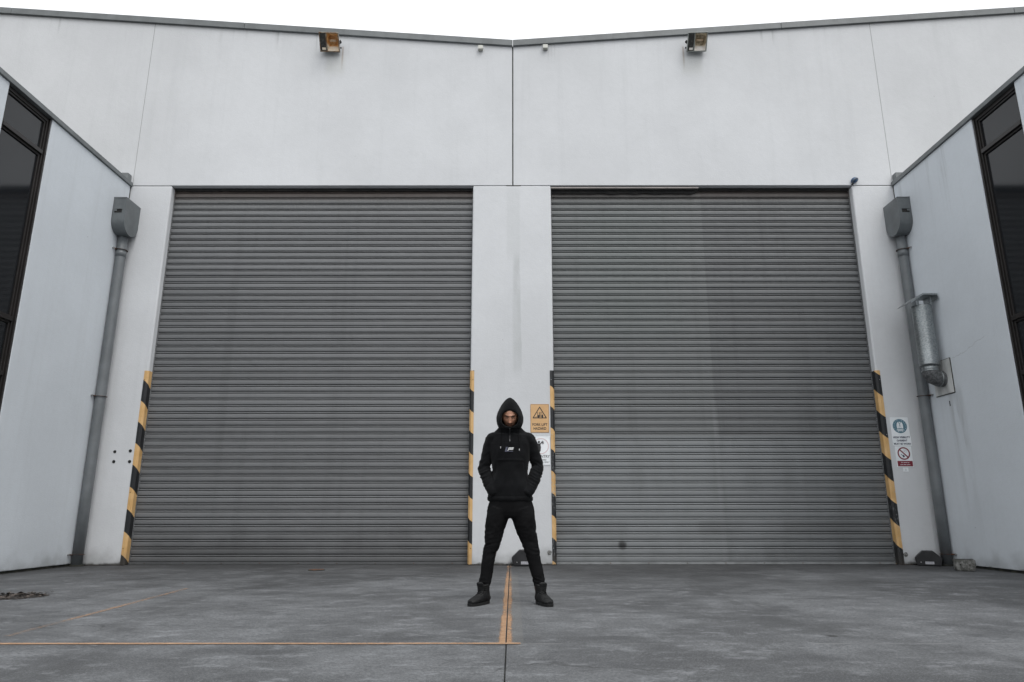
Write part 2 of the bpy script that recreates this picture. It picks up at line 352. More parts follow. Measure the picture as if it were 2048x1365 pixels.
# hairline cracks
vo = mG.n('ShaderNodeTexVoronoi', feature='DISTANCE_TO_EDGE'); vo.inputs['Scale'].default_value = 0.42
wv = mG.n('ShaderNodeVectorMath', operation='ADD'); mG.t.links.new(mG.pos, wv.inputs[0])
nn = mG.n('ShaderNodeTexNoise'); nn.inputs['Scale'].default_value = 1.6; nn.inputs['Detail'].default_value = 6; mG.t.links.new(mG.pos, nn.inputs['Vector'])
mG.t.links.new(nn.outputs['Color'], wv.inputs[1]); mG.t.links.new(wv.outputs[0], vo.inputs['Vector'])
c = mG.mix(mG.mul(mG.ramp(vo.outputs['Distance'], 0.006, 0.001), mG.mul(mG.ramp(mG.noise(.6, off=(9, 0, 0)), .5, .62), 0.5)), c, (0.03, 0.03, 0.03))
mG.color(c).rough(mG.ramp(b, 0.3, 0.7, 0.62, 0.9))
mG.bump(mG.math('ADD', mG.mul(f, 0.8), mG.mul(b, 1.0)), 0.004)

def paint_mat(thr, soft, edge=None):
    m = M('worn_orange_paint', rough=0.75)
    pc = m.mix(m.ramp(m.noise(14, detail=5), .3, .7), (0.46, 0.26, 0.135), (0.60, 0.37, 0.215))
    m.color(pc)
    n = m.noise(1.0, sc=(34, 34, 1), detail=8, rough=0.8)
    n2 = m.noise(1.4, detail=5)
    k = m.math('ADD', m.mul(n, 0.66), m.mul(n2, 0.34))
    if edge: k = m.math('SUBTRACT', k, edge(m))
    al = m.mul(m.ramp(k, thr - soft, thr + soft), 0.76)
    m.put(m.b.inputs['Alpha'], al); return m

# ------------------------------------------------------------------ ground
gr = bpy.data.objects.new('ground', None); COL.objects.link(gr); gr['kind'] = 'structure'
JX = -0.036
bm = bmesh.new(); box(bm, -400, 400, -400, 400, -0.30, -0.02); o = finish(bm, 'joint_bed', mSeal, gr)
for x0, x1 in ((-60, JX - 0.003), (JX + 0.003, 60)):
    bm = bmesh.new()
    box(bm, x0, x1, -60, 11.415, -0.15, 0.0, 0.004); finish(bm, 'slab', mG, gr)
bm = bmesh.new()
for q in ((-400, -60.01, -400, 400), (60.01, 400, -400, 400), (-60, 60, -400, -60.01), (-60, 60, 12.3, 400)): box(bm, q[0], q[1], q[2], q[3], -0.15, 0.0)
finish(bm, 'outer_paving', mG, gr)

# painted lines
def sheet(name, x0, x1, y0, y1, mat, label, n=60, jit=0.0, z=0.003):
    bm = bmesh.new(); rows = []
    along_y = abs(y1 - y0) > abs(x1 - x0)
    for i in range(n + 1):
        t = i / n
        w = noise.noise(Vector((t * 14, x0 * 3, y0))) * jit
        w2 = noise.noise(Vector((t * 17 + 40, x0 * 3, y0))) * jit
        if along_y: rows.append((bm.verts.new((x0 + w, y0 + (y1 - y0) * t, z)), bm.verts.new((x1 + w2, y0 + (y1 - y0) * t, z))))
        else: rows.append((bm.verts.new((x0 + (x1 - x0) * t, y0 + w, z)), bm.verts.new((x0 + (x1 - x0) * t, y1 + w2, z))))
    for A, B in zip(rows, rows[1:]): bm.faces.new((A[0], A[1], B[1], B[0]))
    o = finish(bm, name, mat); tag(o, label, 'floor marking'); return o
def e_left(m):   # feathered outer edge, worn away near the doors
    return m.math('ADD', m.mul(m.ramp(m.x, -0.062, -0.098), 0.22), m.mul(m.ramp(m.y, 8.0, 11.0), 0.10))
def e_right(m):
    return m.math('ADD', m.mul(m.ramp(m.x, -0.016, 0.02), 0.22), m.mul(m.ramp(m.y, 7.2, 10.4), 0.09))
sheet('painted_line', -0.11, JX - 0.006, 4.54, 11.1, paint_mat(0.415, 0.07, e_left), 'worn orange line running up the left side of the centre joint towards the pier')
sheet('painted_line', JX + 0.003, 0.03, 4.54, 11.1, paint_mat(0.455, 0.07, e_right), 'fainter ragged orange line hugging the right side of the centre joint')
sheet('painted_line', -8.5, 0.05, 4.483, 4.530, paint_mat(0.43, 0.09), 'long thin orange line crossing the foreground to the left edge', 200, 0.006, 0.0045)
def e_diag(m): return m.math('ADD', m.mul(m.ramp(m.y, 6.4, 5.2), 0.055), 0.0)
mD = paint_mat(0.485, 0.10, e_diag)
bm = bmesh.new(); rows = []
for i in range(61):
    t = i / 60; x = -3.42 + 0.20 * t; y = 7.78 - 3.0 * t; w = 0.022 + 0.006 * noise.noise(Vector((t * 20, 3, 1)))
    rows.append((bm.verts.new((x - w, y, 0.003)), bm.verts.new((x + w, y, 0.003))))
for A, B in zip(rows, rows[1:]): bm.faces.new((A[0], A[1], B[1], B[0]))
tag(finish(bm, 'painted_line', mD), 'faded orange line slanting away towards the left roller door', 'floor marking')

# debris-filled hollow and small round cover
mDirt = M('leaf_dirt', rough=0.95); mDirt.color(mDirt.mix(mDirt.ramp(mDirt.noise(28, detail=6), .4, .6), (0.012, 0.011, 0.010), (0.055, 0.045, 0.038)))
mDirt.bump(mDirt.noise(40, detail=5), 0.02)
bm = bmesh.new(); c0 = bm.verts.new((-4.72, 7.02, 0.012)); ring = []; ring2 = []
for k in range(40):
    a = 2 * math.pi * k / 40; n_ = 1 + 0.28 * noise.noise(Vector((math.cos(a) * 2, math.sin(a) * 2, 5)))
    ring.append(bm.verts.new((-4.72 + 0.23 * n_ * math.cos(a), 7.02 + 0.22 * n_ * math.sin(a), 0.010)))
    ring2.append(bm.verts.new((-4.72 + 0.28 * n_ * math.cos(a), 7.02 + 0.28 * n_ * math.sin(a), 0.001)))
for k in range(40):
    bm.faces.new((c0, ring[k], ring[(k + 1) % 40])); bm.faces.new((ring[k], ring2[k], ring2[(k + 1) % 40], ring[(k + 1) % 40]))
t = thing('leaf_litter', 'dark patch of dirt and dead leaves on the concrete near the left edge', 'debris', (-4.72, 7.02, 0))
finish(bm, 'dirt', mDirt, t, True)
mLeaf = M('dead_leaf', rough=0.8); oi = mLeaf.n('ShaderNodeTexNoise'); mLeaf.color(mLeaf.mix(mLeaf.ramp(mLeaf.noise(9), .4, .6), (0.02, 0.016, 0.013), (0.13, 0.105, 0.09)))
bm = bmesh.new()
for i in range(260):
    a = random.random() * 6.28; r_ = math.sqrt(random.random()) * random.choice((1, 1, 1.35)); x = -4.72 + .25 * r_ * math.cos(a); y = 7.02 + .25 * r_ * math.sin(a)
    L = random.uniform(.008, .028); mt = Matrix.Translation((x, y, random.uniform(.011, .020))) @ Matrix.Rotation(random.random() * 6.28, 4, 'Z') @ Matrix.Rotation(random.uniform(-.9, .9), 4, 'X')
    v = [bm.verts.new(mt @ Vector(p)) for p in ((-L, 0, 0), (0, L * .45, L * .15), (L, 0, 0), (0, -L * .45, L * .1))]; bm.faces.new(v)
o = finish(bm, 'leaf', mLeaf, t); o['kind'] = 'stuff'
bm = bmesh.new(); bmesh.ops.create_cone(bm, cap_ends=True, segments=32, radius1=0.105, radius2=0.1, depth=0.012, matrix=Matrix.Translation((-2.74, 10.29, 0.006)))
t = thing('drain_cover', 'small dark round cover in the concrete before the left roller door', 'drain cover', (-2.74, 10.29, 0))
finish(bm, 'lid', mRust, t)
bm = bmesh.new(); tube(bm, [(-2.74 + .112 * math.cos(a * math.pi / 16), 10.29 + .112 * math.sin(a * math.pi / 16), .003) for a in range(33)], 0.007, 6, False, (0, 0, 1)); finish(bm, 'ring', mSeal, t, True)

# ------------------------------------------------------------------ warehouse (back building)
WY = 11.28; WT = 0.20; DH = 6.37; PX = 0.682; JB = 5.972; CXW = 6.69
def roofz(x): return 9.205 + 0.0745 * abs(x - 0.016)
wh = thing('warehouse', 'pale grey concrete warehouse front with two big roller doors and a shallow V roof edge', 'building', (0, WY, 0))
G = 0.006
G = 0.004
ups = [(-13.2, -CXW - G + .02), (-CXW + G + .02, 0.016 - 0.010), (0.016 + 0.010, CXW - G), (CXW + G, 13.2)]
for x0, x1 in ups:
    bm = bmesh.new(); prism_xz(bm, [(x0, DH + 0.003), (x1, DH + 0.003), (x1, roofz(x1)), (x0, roofz(x0))], WY, WY + WT, 0.006, 2)
    finish(bm, 'wall_panel', mW, wh)
for x0, x1 in ((-13.2, -JB), (-PX, PX), (JB, 13.2)):
    bm = bmesh.new(); box(bm, x0, x1, WY, WY + WT, -0.05, DH - 0.002, 0.025, 3); finish(bm, 'pier', mW, wh)
bm = bmesh.new(); box(bm, 0.004, 0.028, WY + 0.025, WY + WT - .02, DH, roofz(0) - .01); finish(bm, 'joint_sealant', mSeal, wh)
bm = bmesh.new(); box(bm, -0.10, 0.16, WY - 0.0015, WY + .03, DH - 0.0045, DH + 0.0035); finish(bm, 'joint_sealant', mSeal, wh)
for s in (-1, 1):
    xj = s * CXW + (.02 if s < 0 else 0)
    bm = bmesh.new(); box(bm, xj - .0055, xj + .0055, WY + 0.004, WY + .1, DH + .01, roofz(CXW) - .01); finish(bm, 'joint_sealant', mSealL, wh)
bm = bmesh.new(); box(bm, -13, -JB - .03, WY + .004, WY + .1, DH - .0018, DH + .0028); finish(bm, 'joint_sealant', mSealL, wh)
bm = bmesh.new(); box(bm, JB + .03, 13, WY + .004, WY + .1, DH - .0018, DH + .0028); finish(bm, 'joint_sealant', mSealL, wh)
# body behind the front wall
bm = bmesh.new(); box(bm, -13.1, 13.1, 12.2, 40, -0.05, 9.1)
for a_, b_ in ((-13.2, -JB), (JB, 13.2)): box(bm, a_, b_, 11.9, 12.19, 0, 6.3)
finish(bm, 'inner_wall', mSeal, wh)
bm = bmesh.new(); box(bm, -13.2, 13.2, WY + .204, WY + .23, DH + .3, 9.19); finish(bm, 'lining', mSeal, wh)
# metal coping following the shallow V, in lengths with lapped seams
xs = [-13.2, -9.4, -5.0, -0.0]; segs = []
for a_, b_ in zip(xs, xs[1:]): segs.append((a_, b_)); segs.append((-b_, -a_))
for a_, b_ in segs:
    a2, b2 = a_ + 0.016 + .003, b_ + 0.016 - .003
    bm = bmesh.new()
    za, zb = roofz(a2), roofz(b2)
    prism_xz(bm, [(a2, za - 0.035), (b2, zb - 0.035), (b2, zb + 0.09), (a2, za + 0.09)], WY - 0.045, WY + WT + 0.05, 0.004)
    finish(bm, 'coping', mCop, wh)

# roller doors
PITCH = 0.1122; SY = 11.425
prof = [(-.0010, -.024), (.0005, -.022), (.0020, -.001), (.010, .0026), (.026, .0040), (.044, .0042), (.058, .0032), (.068, .0014), (.0715, -.002),
        (.0722, -.024), (.0820, -.024), (.0832, -.004), (.0848, .0035), (.0870, .0058), (.0900, .0052), (.0960, -.0005), (.0992, -.005), (.1000, -.024), (.1112, -.024)]
def slat_mesh(x0, x1, seed=0, nseg=40):
    bm = bmesh.new(); rows = []
    for i in range(nseg + 1):
        x = x0 + (x1 - x0) * i / nseg
        dn = noise.noise(Vector((x * 1.3, seed * 7.1, 0))) * .0030 + noise.noise(Vector((x * 5, seed * 3.3, 4))) * .0012; dz_ = noise.noise(Vector((x * .6, seed * 5.7, 9))) * .0010
        rows.append([bm.verts.new((x, -f - dn * (1 if 0 < z < .08 else .4), z + dz_)) for z, f in prof])
    for A, B in zip(rows, rows[1:]):
        for k in range(len(prof) - 1): bm.faces.new((A[k], B[k], B[k + 1], A[k + 1]))
    bmesh.ops.recalc_face_normals(bm, faces=bm.faces)
    me = bpy.data.meshes.new('slat'); bm.to_mesh(me); bm.free()
    # front faces must look towards -Y
    if sum(p.normal.y for p in me.polygons) > 0: me.flip_normals()
    return me
def roller_door(s, mat, barmat, label):
    x0, x1 = (PX + .0, JB) if s > 0 else (-JB, -PX)
    bm = bmesh.new()
    box(bm, x0 - .05, x1 + .05, SY + .030, SY + .038, 0, 6.6); d = finish(bm, 'roller_door', mat, wh); d['label'] = label
    for a_, b_ in ((x0 - .05, x0 + .012), (x1 - .012, x1 + .05)):
        bm = bmesh.new(); box(bm, a_, b_, SY - .028, SY - .018, 0, 6.6, 0.002); finish(bm, 'guide_rail', mat, d)
    mes = [slat_mesh(x0 - .03, x1 + .03, q_ + s) for q_ in range(7)]
    for me in mes: me.materials.append(mat.m)
    for k in range(57):
        o = bpy.data.objects.new('slat', mes[random.randrange(7)]); COL.objects.link(o); o.parent = d
        o.location = (random.uniform(-.006, .006), SY + random.uniform(-.0015, .0015), 0.046 + k * PITCH - wh.location.z)
        o.matrix_parent_inverse = world_of(d).inverted()
        o.rotation_euler = (R(random.uniform(-.9, .9)), 0, 0)
    bm = bmesh.new(); box(bm, x0 - .03, x1 + .03, SY - .022, SY + .02, 0.006, 0.042, 0.004, 2)
    box(bm, x0 - .03, x1 + .03, SY - .034, SY - .0225, 0.004, 0.012, 0.002)
    finish(bm, 'bottom_bar', barmat, d)
    bm = bmesh.new(); box(bm, x0 - .03, x1 + .03, SY - .02, SY + .02, 0.0005, 0.0055); finish(bm, 'rubber_seal', mBlack, d)
    for k in range(9):
        bx_ = x0 + .25 + k * (x1 - x0 - .5) / 8
        bm = bmesh.new(); ellipsoid(bm, (bx_, SY - .025, .024), (.008, .006, .008), None, 8, 6); finish(bm, 'bolt', mRust, d, True)
    return d
dL = roller_door(-1, mShL, mBarD, 'dark grey roller door with evenly weathered slats, left')
dR = roller_door(1, mShR, mBar, 'roller door with a lighter repainted right side and pale lower slats')
# header seals
bm = bmesh.new(); n = 60; A = []
for i in range(n + 1):
    x = -JB + .01 + (JB - PX - .02) * i / n; A.append((x, 6.318 + 0.012 * noise.noise(Vector((i * .35, 0, 0)))))
prism_xz(bm, [(-JB + .01, DH + .001)] + A + [(-PX - .01, DH + .001)], SY - .035, SY - .025); finish(bm, 'header_seal', mBlack, dL)
bm = bmesh.new(); A = []
for i in range(n + 1):
    x = PX + .01 + (3.27 - PX) * i / n; A.append((x, 6.262 + 0.018 * noise.noise(Vector((i * .22, 7, 0))) + (.03 * max(0, (i - 56) / 4) ** 2)))
prism_xz(bm, [(PX + .01, DH + .001)] + A + [(3.29, DH + .001)], SY - .05, SY - .038)
box(bm, 3.29, JB - .01, SY - .036, SY - .026, 6.325, DH + .001); finish(bm, 'header_seal', mBlack, dR)
bm = bmesh.new(); box(bm, PX + .004, 3.28, WY + .012, WY + .05, 6.325, 6.345, 0.002)
for k in range(6): ellipsoid(bm, (PX + .25 + k * .45, WY + .010, 6.334), (.010, .008, .010), None, 8, 6)
finish(bm, 'header_rail', metal_paint('pale_rail', (0.42, 0.38, 0.36), .5), dR)
# base grime fillet along the pier feet
for x0, x1 in ((-6.66, -JB), (-PX, PX), (JB, 6.66)):
    bm = bmesh.new(); n = int((x1 - x0) * 60); A = []
    for i in range(n + 1): A.append((x0 + (x1 - x0) * i / n, 0.010 + 0.018 * abs(noise.noise(Vector((i * .45, x0, 0)))) ** 1.2))
    prism_xz(bm, [(x0, -.01)] + A[::1] + [(x1, -.01)], WY - .012, WY - .0005); finish(bm, 'base_grime', mDirt, wh)

# wall plugs left by a removed sign
for (x, z, lb, ring_) in ((-6.346, 1.734, 'open ring-shaped wall plug, upper left of the four beside the left downpipe', True), (-6.10, 1.747, 'dark wall plug with paint tail, upper right of four by the left striped guard', False),
                   (-6.342, 1.578, 'dark wall plug, lower left of the four beside the left downpipe', False), (-6.09, 1.578, 'dark wall plug, lower right of the four near the left striped guard', False)):
    bm = bmesh.new()
    if ring_: ring_xz(bm, x, z, .013, .024, WY - .004, WY + .002, 20); disc_xz(bm, x, z, .012, WY - .0015, WY + .002, 16)
    else:
        ring_xz(bm, x, z, .014, .025, WY - .005, WY + .002, 20); disc_xz(bm, x, z, .0135, WY - .003, WY + .002, 16)
    o = finish(bm, 'wall_plug', mBlack if not ring_ else mBlack); tag(o, lb, 'wall plug', 'wall plugs of a removed sign')

# ------------------------------------------------------------------ side wings
def wing(s, label):
    w = thing('side_building', label, 'building', (s * CXW, 8, 0))
    X0, X1 = (CXW, CXW + .18)
    def bx(bm, x0, x1, *r, **k):
        if s > 0: box(bm, x0, x1, *r, **k)
        else: box(bm, -x1, -x0, *r, **k)
    ZT = 6.345; Y1, Y2 = 8.225, 9.125
    for y0, y1 in ((9.125, 11.262), (1.2, 8.225), (-6.0, 1.19)):
        bm = bmesh.new(); bx(bm, X0, X1, y0, y1, 0.035, ZT, bev=0.006, seg=2); finish(bm, 'wall_panel', mS, w)
    bm = bmesh.new(); bx(bm, X0 + .02, X1, -6, 8.2, -.04, 0.034); bx(bm, X0 + .02, X1, 9.13, 11.26, -.04, 0.034); bx(bm, X0 + .05, X1, 11.2625, 11.2795, 0, 6.3)
    finish(bm, 'footing', mSeal, w)
    for y0, y1 in ((-6.0, 1.2), (1.205, 6.4), (6.405, 11.275)):
        bm = bmesh.new(); bx(bm, X0 - .030, X1 + .03, y0, y1, ZT + .001, ZT + .075, bev=0.003); finish(bm, 'coping', mCop, w)
    bm = bmesh.new(); bx(bm, X0 + .012, X0 + .30, 11.16, 11.276, ZT + .076, ZT + .215, bev=0.003); finish(bm, 'flashing', mCop, w)
    # corner grime line between the two walls
    bm = bmesh.new(); bx(bm, X0 - .002, X0 + .05, 11.264, 11.2785, 5.9, 6.34); finish(bm, 'joint_sealant', mSeal, w)
    # tall window
    fx0, fx1 = X0 + .035, X0 + .10
    bm = bmesh.new()
    for y0, y1 in ((Y1, Y1 + .05), (Y2 - .055, Y2)):
        bx(bm, fx0, fx1, y0 + .001, y1 - .001, 0.04, ZT - .002, bev=0.002)
    bx(bm, fx0 + .001, fx1, Y1 + .051, Y2 - .056, ZT - .06, ZT - .003, bev=0.002); bx(bm, fx0 + .001, fx1, Y1 + .051, Y2 - .056, 0.04, .12, bev=0.002)
    # outer flat sub-frame a little proud
    bx(bm, X0 + .012, fx0 - .001, Y2 - .028, Y2 - .002, .04, ZT - .004, bev=0.002); bx(bm, X0 + .012, fx0 - .001, Y1 + .002, Y1 + .022, .04, ZT - .004, bev=0.002)
    f = finish(bm, 'window_frame', mFrame, w)
    tz = [.12, 1.05, 2.57, 3.31, 5.79, ZT - .06]
    for z in tz[1:-1]:
        bm = bmesh.new(); bx(bm, fx0 - .012, fx1, Y1 + .051, Y2 - .056, z - .03, z + .03, bev=0.003); finish(bm, 'transom', mFrame, f)
    for z0, z1 in zip(tz, tz[1:]):
        a_ = z0 + (.03 if z0 > .2 else 0); b_ = z1 - (.03 if z1 < 6 else 0)
        bm = bmesh.new(); bx(bm, fx1 - .022, fx1 - .012, Y1 + .052, Y2 - .057, a_ + .001, b_ - .001); finish(bm, 'pane', mGlass, f)
        bm = bmesh.new()
        for q in ((Y1 + .0515, Y1 + .075, a_ + .001, b_ - .001), (Y2 - .082, Y2 - .0565, a_ + .001, b_ - .001), (Y1 + .076, Y2 - .083, b_ - .028, b_ - .001), (Y1 + .076, Y2 - .083, a_ + .001, a_ + .022)):
            bx(bm, fx1 - .045, fx1 - .023, *q, bev=0.002)
        finish(bm, 'glazing_bead', mFrame, f)
    # mass of the wing behind its wall, low roof hidden by the parapet
    bm = bmesh.new(); bx(bm, X1 + .01, 22, -6, 11.27, -0.05, 6.1); finish(bm, 'roof', mSeal, w)
    return w
wing(-1, 'lower grey concrete side building on the left with a tall bronze window')
wing(1, 'lower stained grey side building on the right carrying the exhaust pipe')

# ------------------------------------------------------------------ rain heads and downpipes
def downpipe(s, label):
    t = thing('downpipe', label, 'downpipe', (s * 6.61, 11.12, 0))
    px, py, pr = s * 6.612, 11.13, 0.078
    bm = bmesh.new(); tube(bm, [(px, py, z) for z in (0.02, 1.2, 2.3, 2.31, 2.5, 3.9, 5.0, 5.5)], [pr, pr, pr, pr, pr, pr, pr, pr], 24, True, (0, 1, 0))
    tube(bm, [(px, py, z) for z in (4.98, 5.10)], pr + .005, 24)
    finish(bm, 'pipe', mPipe, t, True)
    # rain head: U-shaped side plates, wrapped front sheet
    y0, y1 = 10.845, 11.275; zt, rr = 5.94, (y1 - y0) / 2; cy = (y0 + y1) / 2; zc = 5.335 + rr + .005
    U = [(y0, zt)] + [(cy - rr * math.cos(math.pi * k / 18), zc - rr * 1.02 * math.sin(math.pi * k / 18)) for k in range(19)] + [(y1, zt)]
    xa, xb = s * 6.688, s * 6.475
    def plate(bm, x_in, x_out, grow):
        t_ = bmesh.new()
        P = [(cy + (y - cy) * grow, zc + (z - zc) * (grow if z < zc else 1)) for y, z in U]
        a_ = [t_.verts.new((x_in, y, z)) for y, z in P]; b_ = [t_.verts.new((x_out, y, z)) for y, z in P]
        t_.faces.new(a_); t_.faces.new(b_[::-1])
        for i in range(len(P)): t_.faces.new((a_[i], b_[i], b_[(i + 1) % len(P)], a_[(i + 1) % len(P)]))
        bmesh.ops.recalc_face_normals(t_, faces=t_.faces); merge(bm, t_)
    bm = bmesh.new(); th = .006
    # wrapped sheet
    for i in range(len(U) - 1):
        (ya, za), (yb, zb) = U[i], U[i + 1]
        q = lambda y, z: (cy + (y - cy) * (1 - th / rr), zc + (z - zc) * ((1 - th / rr) if z < zc else 1))
        (yc, zc_), (yd, zd) = q(ya, za), q(yb, zb)
        v = [bm.verts.new((x, y, z)) for x in (xa, xb) for y, z in ((ya, za), (yb, zb), (yd, zd), (yc, zc_))]
        bm.faces.new((v[0], v[1], v[5], v[4])); bm.faces.new((v[3], v[2], v[6], v[7])[::-1])
    bmesh.ops.remove_doubles(bm, verts=bm.verts, dist=1e-5)
    finish(bm, 'wrap_sheet', mPipeDark, t, True)
    bm = bmesh.new(); plate(bm, xb, xb - s * .008, 1.025); plate(bm, xa, xa - s * .004, 1.0); finish(bm, 'side_plate', mPipeDark, t)
    bm = bmesh.new()
    box(bm, min(xa, xb), max(xa, xb), y0 - .006, y0 - .001, zt - .012, zt + .004); finish(bm, 'rim', mPipeDark, t)
    xm = (xa + xb) / 2 + s * .01
    bm = bmesh.new(); box(bm, xm - .062, xm + .062, y0 - .003, y0 + .02, 5.665, 5.725); finish(bm, 'overflow_slot', mBlack, t)
    bm = bmesh.new(); box(bm, xm - .066, xm + .066, y0 - .014, y0 - .0035, 5.726, 5.732); box(bm, xm + s * .02, xm + s * .062, y0 - .012, y0 - .004, 5.69, 5.72, .002); finish(bm, 'slot_lip', mPipeDark, t)
    # strap brackets fixed to the side wall
    for z in (5.10, 2.6, .17):
        bm = bmesh.new()
        tube(bm, [(px + (pr + .009) * math.cos(a * math.pi / 12), py + (pr + .009) * math.sin(a * math.pi / 12), z + .0) for a in range(25)], (.014, .003), 6, False, (0, 0, 1))
        tube(bm, [(px + s * .02, py - pr - .012, z), (px + s * .05, py - pr - .03, z), (s * 6.688, py - pr - .05, z)], .009, 8)
        b = finish(bm, 'bracket', mRust, t, True)
        bm = bmesh.new(); tube(bm, [(s * 6.665, py - pr - .05, z), (s * 6.689, py - pr - .05, z)], .016, 8); finish(bm, 'bolt', mZinc, b)
    bm = bmesh.new(); tube(bm, [(px, py, 0.001), (px, py, .022)], pr + .02, 20); finish(bm, 'shoe', mSeal, t)
downpipe(-1, 'grey downpipe with a rain head in the left corner of the yard')
downpipe(1, 'grey downpipe with a rain head in the right corner beside the exhaust pipe')

# ------------------------------------------------------------------ corner guards
def guard(xe, s_in, phase, label, worn=0, face=0.062):
    """folded sheet around the pier edge at x=xe; s_in = direction from pier edge towards the opening"""
    bm = bmesh.new(); th = .005; ch = .022
    # outline in plan: along the wall face, chamfer, along the reveal
    P = [(xe - s_in * face, WY - .002), (xe - s_in * ch, WY - .002), (xe + s_in * .002, WY + ch), (xe + s_in * .002, WY + .115)]
    Q = [(xe - s_in * face, WY - .002 - th), (xe - s_in * (ch - .002), WY - .002 - th), (xe + s_in * (.002 + th), WY + ch - .002), (xe + s_in * (.002 + th), WY + .115)]
    L = P + Q[::-1]
    z0, z1 = .008, 3.055
    t_ = bmesh.new(); a_ = [t_.verts.new((x, y, z0)) for x, y in L]; b_ = [t_.verts.new((x, y, z1)) for x, y in L]; n = len(L)
    t_.faces.new(a_); t_.faces.new(b_)
    for i in range(n): t_.faces.new((a_[i], b_[i], b_[(i + 1) % n], a_[(i + 1) % n]))
    bmesh.ops.recalc_face_normals(t_, faces=t_.faces); bmesh.ops.bevel(t_, geom=t_.edges[:], offset=.0012, segments=1, affect='EDGES'); merge(bm, t_)
    sg = 1 if s_in > 0 else -1
    g = thing('corner_guard', label, 'corner guard', (xe, WY, 0), 0, 'striped guards on the door edges')
    finish(bm, 'steel_angle', guard_mat(phase, sg, worn), g)
    for z in (.25, 1.1, 2.0, 2.9):
        bm = bmesh.new(); ellipsoid(bm, (xe - s_in * (face - .02), WY - .0075, z), (.007, .004, .007), None, 8, 6); finish(bm, 'bolt', mZinc if worn else mBlack, g, True)
# black band tops measured on each guard: v = z + 0.7*x ; black occupies the upper half of each period
def ph(ztop_black, x): return ztop_black + 0.70 * x - 0.684
guard(-JB, 1, ph(2.885, -6.02), 'yellow and black striped corner guard by the left downpipe')
guard(-PX, -1, ph(2.061, -0.681) , 'yellow and black striped guard just left of the standing person')
guard(PX, 1, ph(2.452, 0.629), 'scraped yellow and black striped guard beside the forklift sign', 0.9)
guard(JB, -1, ph(2.376, 5.909), 'yellow and black striped corner guard beside the white safety signs', 0.35, 0.066)

# ------------------------------------------------------------------ signs
mYel = M('sign_yellow', k=.98, rough=0.4); mYel.color(mYel.mix(mYel.ramp(mYel.noise(7, detail=4), .3, .7), (0.60, 0.36, 0.165), (0.67, 0.42, 0.205)))
mInk = M('sign_black', rough=0.5, color=(0.018, 0.018, 0.02))
mWht = M('sign_white', rough=0.4, k=1.0); mWht.color(mWht.mix(mWht.ramp(mWht.noise(6, detail=5), .35, .7), (0.76, 0.79, 0.81), (0.84, 0.86, 0.88)))
mBlue = M('sign_blue', rough=0.45, color=(0.12, 0.25, 0.32)); mRed = M('sign_red', rough=0.45, color=(0.24, 0.022, 0.04))
mPink = M('faded_red', rough=0.5, color=(0.86, 0.72, 0.73)); mGreyInk = M('faded_black', rough=0.5, color=(0.13, 0.135, 0.14))
def rrect(x0, x1, z0, z1, r, n=5):
    P = []
    for cx, cz, a0 in ((x1 - r, z1 - r, 0), (x0 + r, z1 - r, 90), (x0 + r, z0 + r, 180), (x1 - r, z0 + r, 270)):
        for k in range(n + 1): a = R(a0 + 90 * k / n); P.append((cx + r * math.cos(a), cz + r * math.sin(a)))
    return P
YF = WY - .0045   # sign face
def plate_obj(name, x0, x1, z0, z1, mat, par, r=.012, yf=YF, th=.003):
    bm = bmesh.new(); prism_xz(bm, rrect(x0, x1, z0, z1, r), yf, yf + th); return finish(bm, name, mat, par)
def poly(bm, P, y=YF - .0012, th=.001): prism_xz(bm, P, y, y + th)
def line(bm, x0, z0, x1, z1, w, y=YF - .0012):
    d = Vector((x1 - x0, z1 - z0)).normalized(); nx, nz = -d.y * w / 2, d.x * w / 2
    poly(bm, [(x0 + nx, z0 + nz), (x1 + nx, z1 + nz), (x1 - nx, z1 - nz), (x0 - nx, z0 - nz)], y)

# fork lift hazard
t = thing('warning_sign', 'yellow sign with forklift triangle reading FORK LIFT HAZARD behind the person', 'sign', (.448, WY, 2.26))
x0, x1, z0, z1 = .297, .598, 2.035, 2.497
plate_obj('sign_plate', x0, x1, z0, z1, mYel, t, .008)
bm = bmesh.new()
bw = .004
for q in ((x0 + .006, z0 + .006, x1 - .006, z0 + .006), (x0 + .006, z1 - .006, x1 - .006, z1 - .006), (x0 + .006, z0 + .006, x0 + .006, z1 - .006), (x1 - .006, z0 + .006, x1 - .006, z1 - .006)): line(bm, *q, bw)
finish(bm, 'border', M('border_brown', color=(.25, .12, .05)), t)
bm = bmesh.new(); T = [(.447, 2.447), (.340, 2.272), (.554, 2.272)]
for a_, b_ in ((0, 1), (1, 2), (2, 0)): line(bm, *T[a_], *T[b_], .014)
for p in T: disc_xz(bm, *p, .0072, YF - .0016, YF - .0002, 16)
finish(bm, 'triangle', mInk, t)
bm = bmesh.new()
line(bm, .413, 2.285, .413, 2.366, .008); line(bm, .375, 2.290, .411, 2.290, .005)                    # mast, forks
poly(bm, [(.418, 2.292), (.418, 2.318), (.442, 2.318), (.452, 2.300), (.470, 2.300), (.478, 2.325), (.498, 2.325), (.504, 2.315), (.504, 2.294)])
line(bm, .434, 2.318, .440, 2.362, .005, YF - .0024); line(bm, .440, 2.362, .478, 2.362, .005, YF - .0026); line(bm, .478, 2.362, .484, 2.325, .005, YF - .0024)
disc_xz(bm, .430, 2.291, .013, YF - .0030, YF - .0014, 16); disc_xz(bm, .491, 2.291, .014, YF - .0030, YF - .0014, 16)
line(bm, .455, 2.302, .452, 2.335, .012, YF - .0036); disc_xz(bm, .452, 2.343, .008, YF - .004, YF - .0038, 12)
finish(bm, 'forklift_symbol', mInk, t)
text_mesh('lettering', 'FORK LIFT', .240, .044, mInk, t, .449, YF - .0003, 2.165, bold=.03, space=1.1)
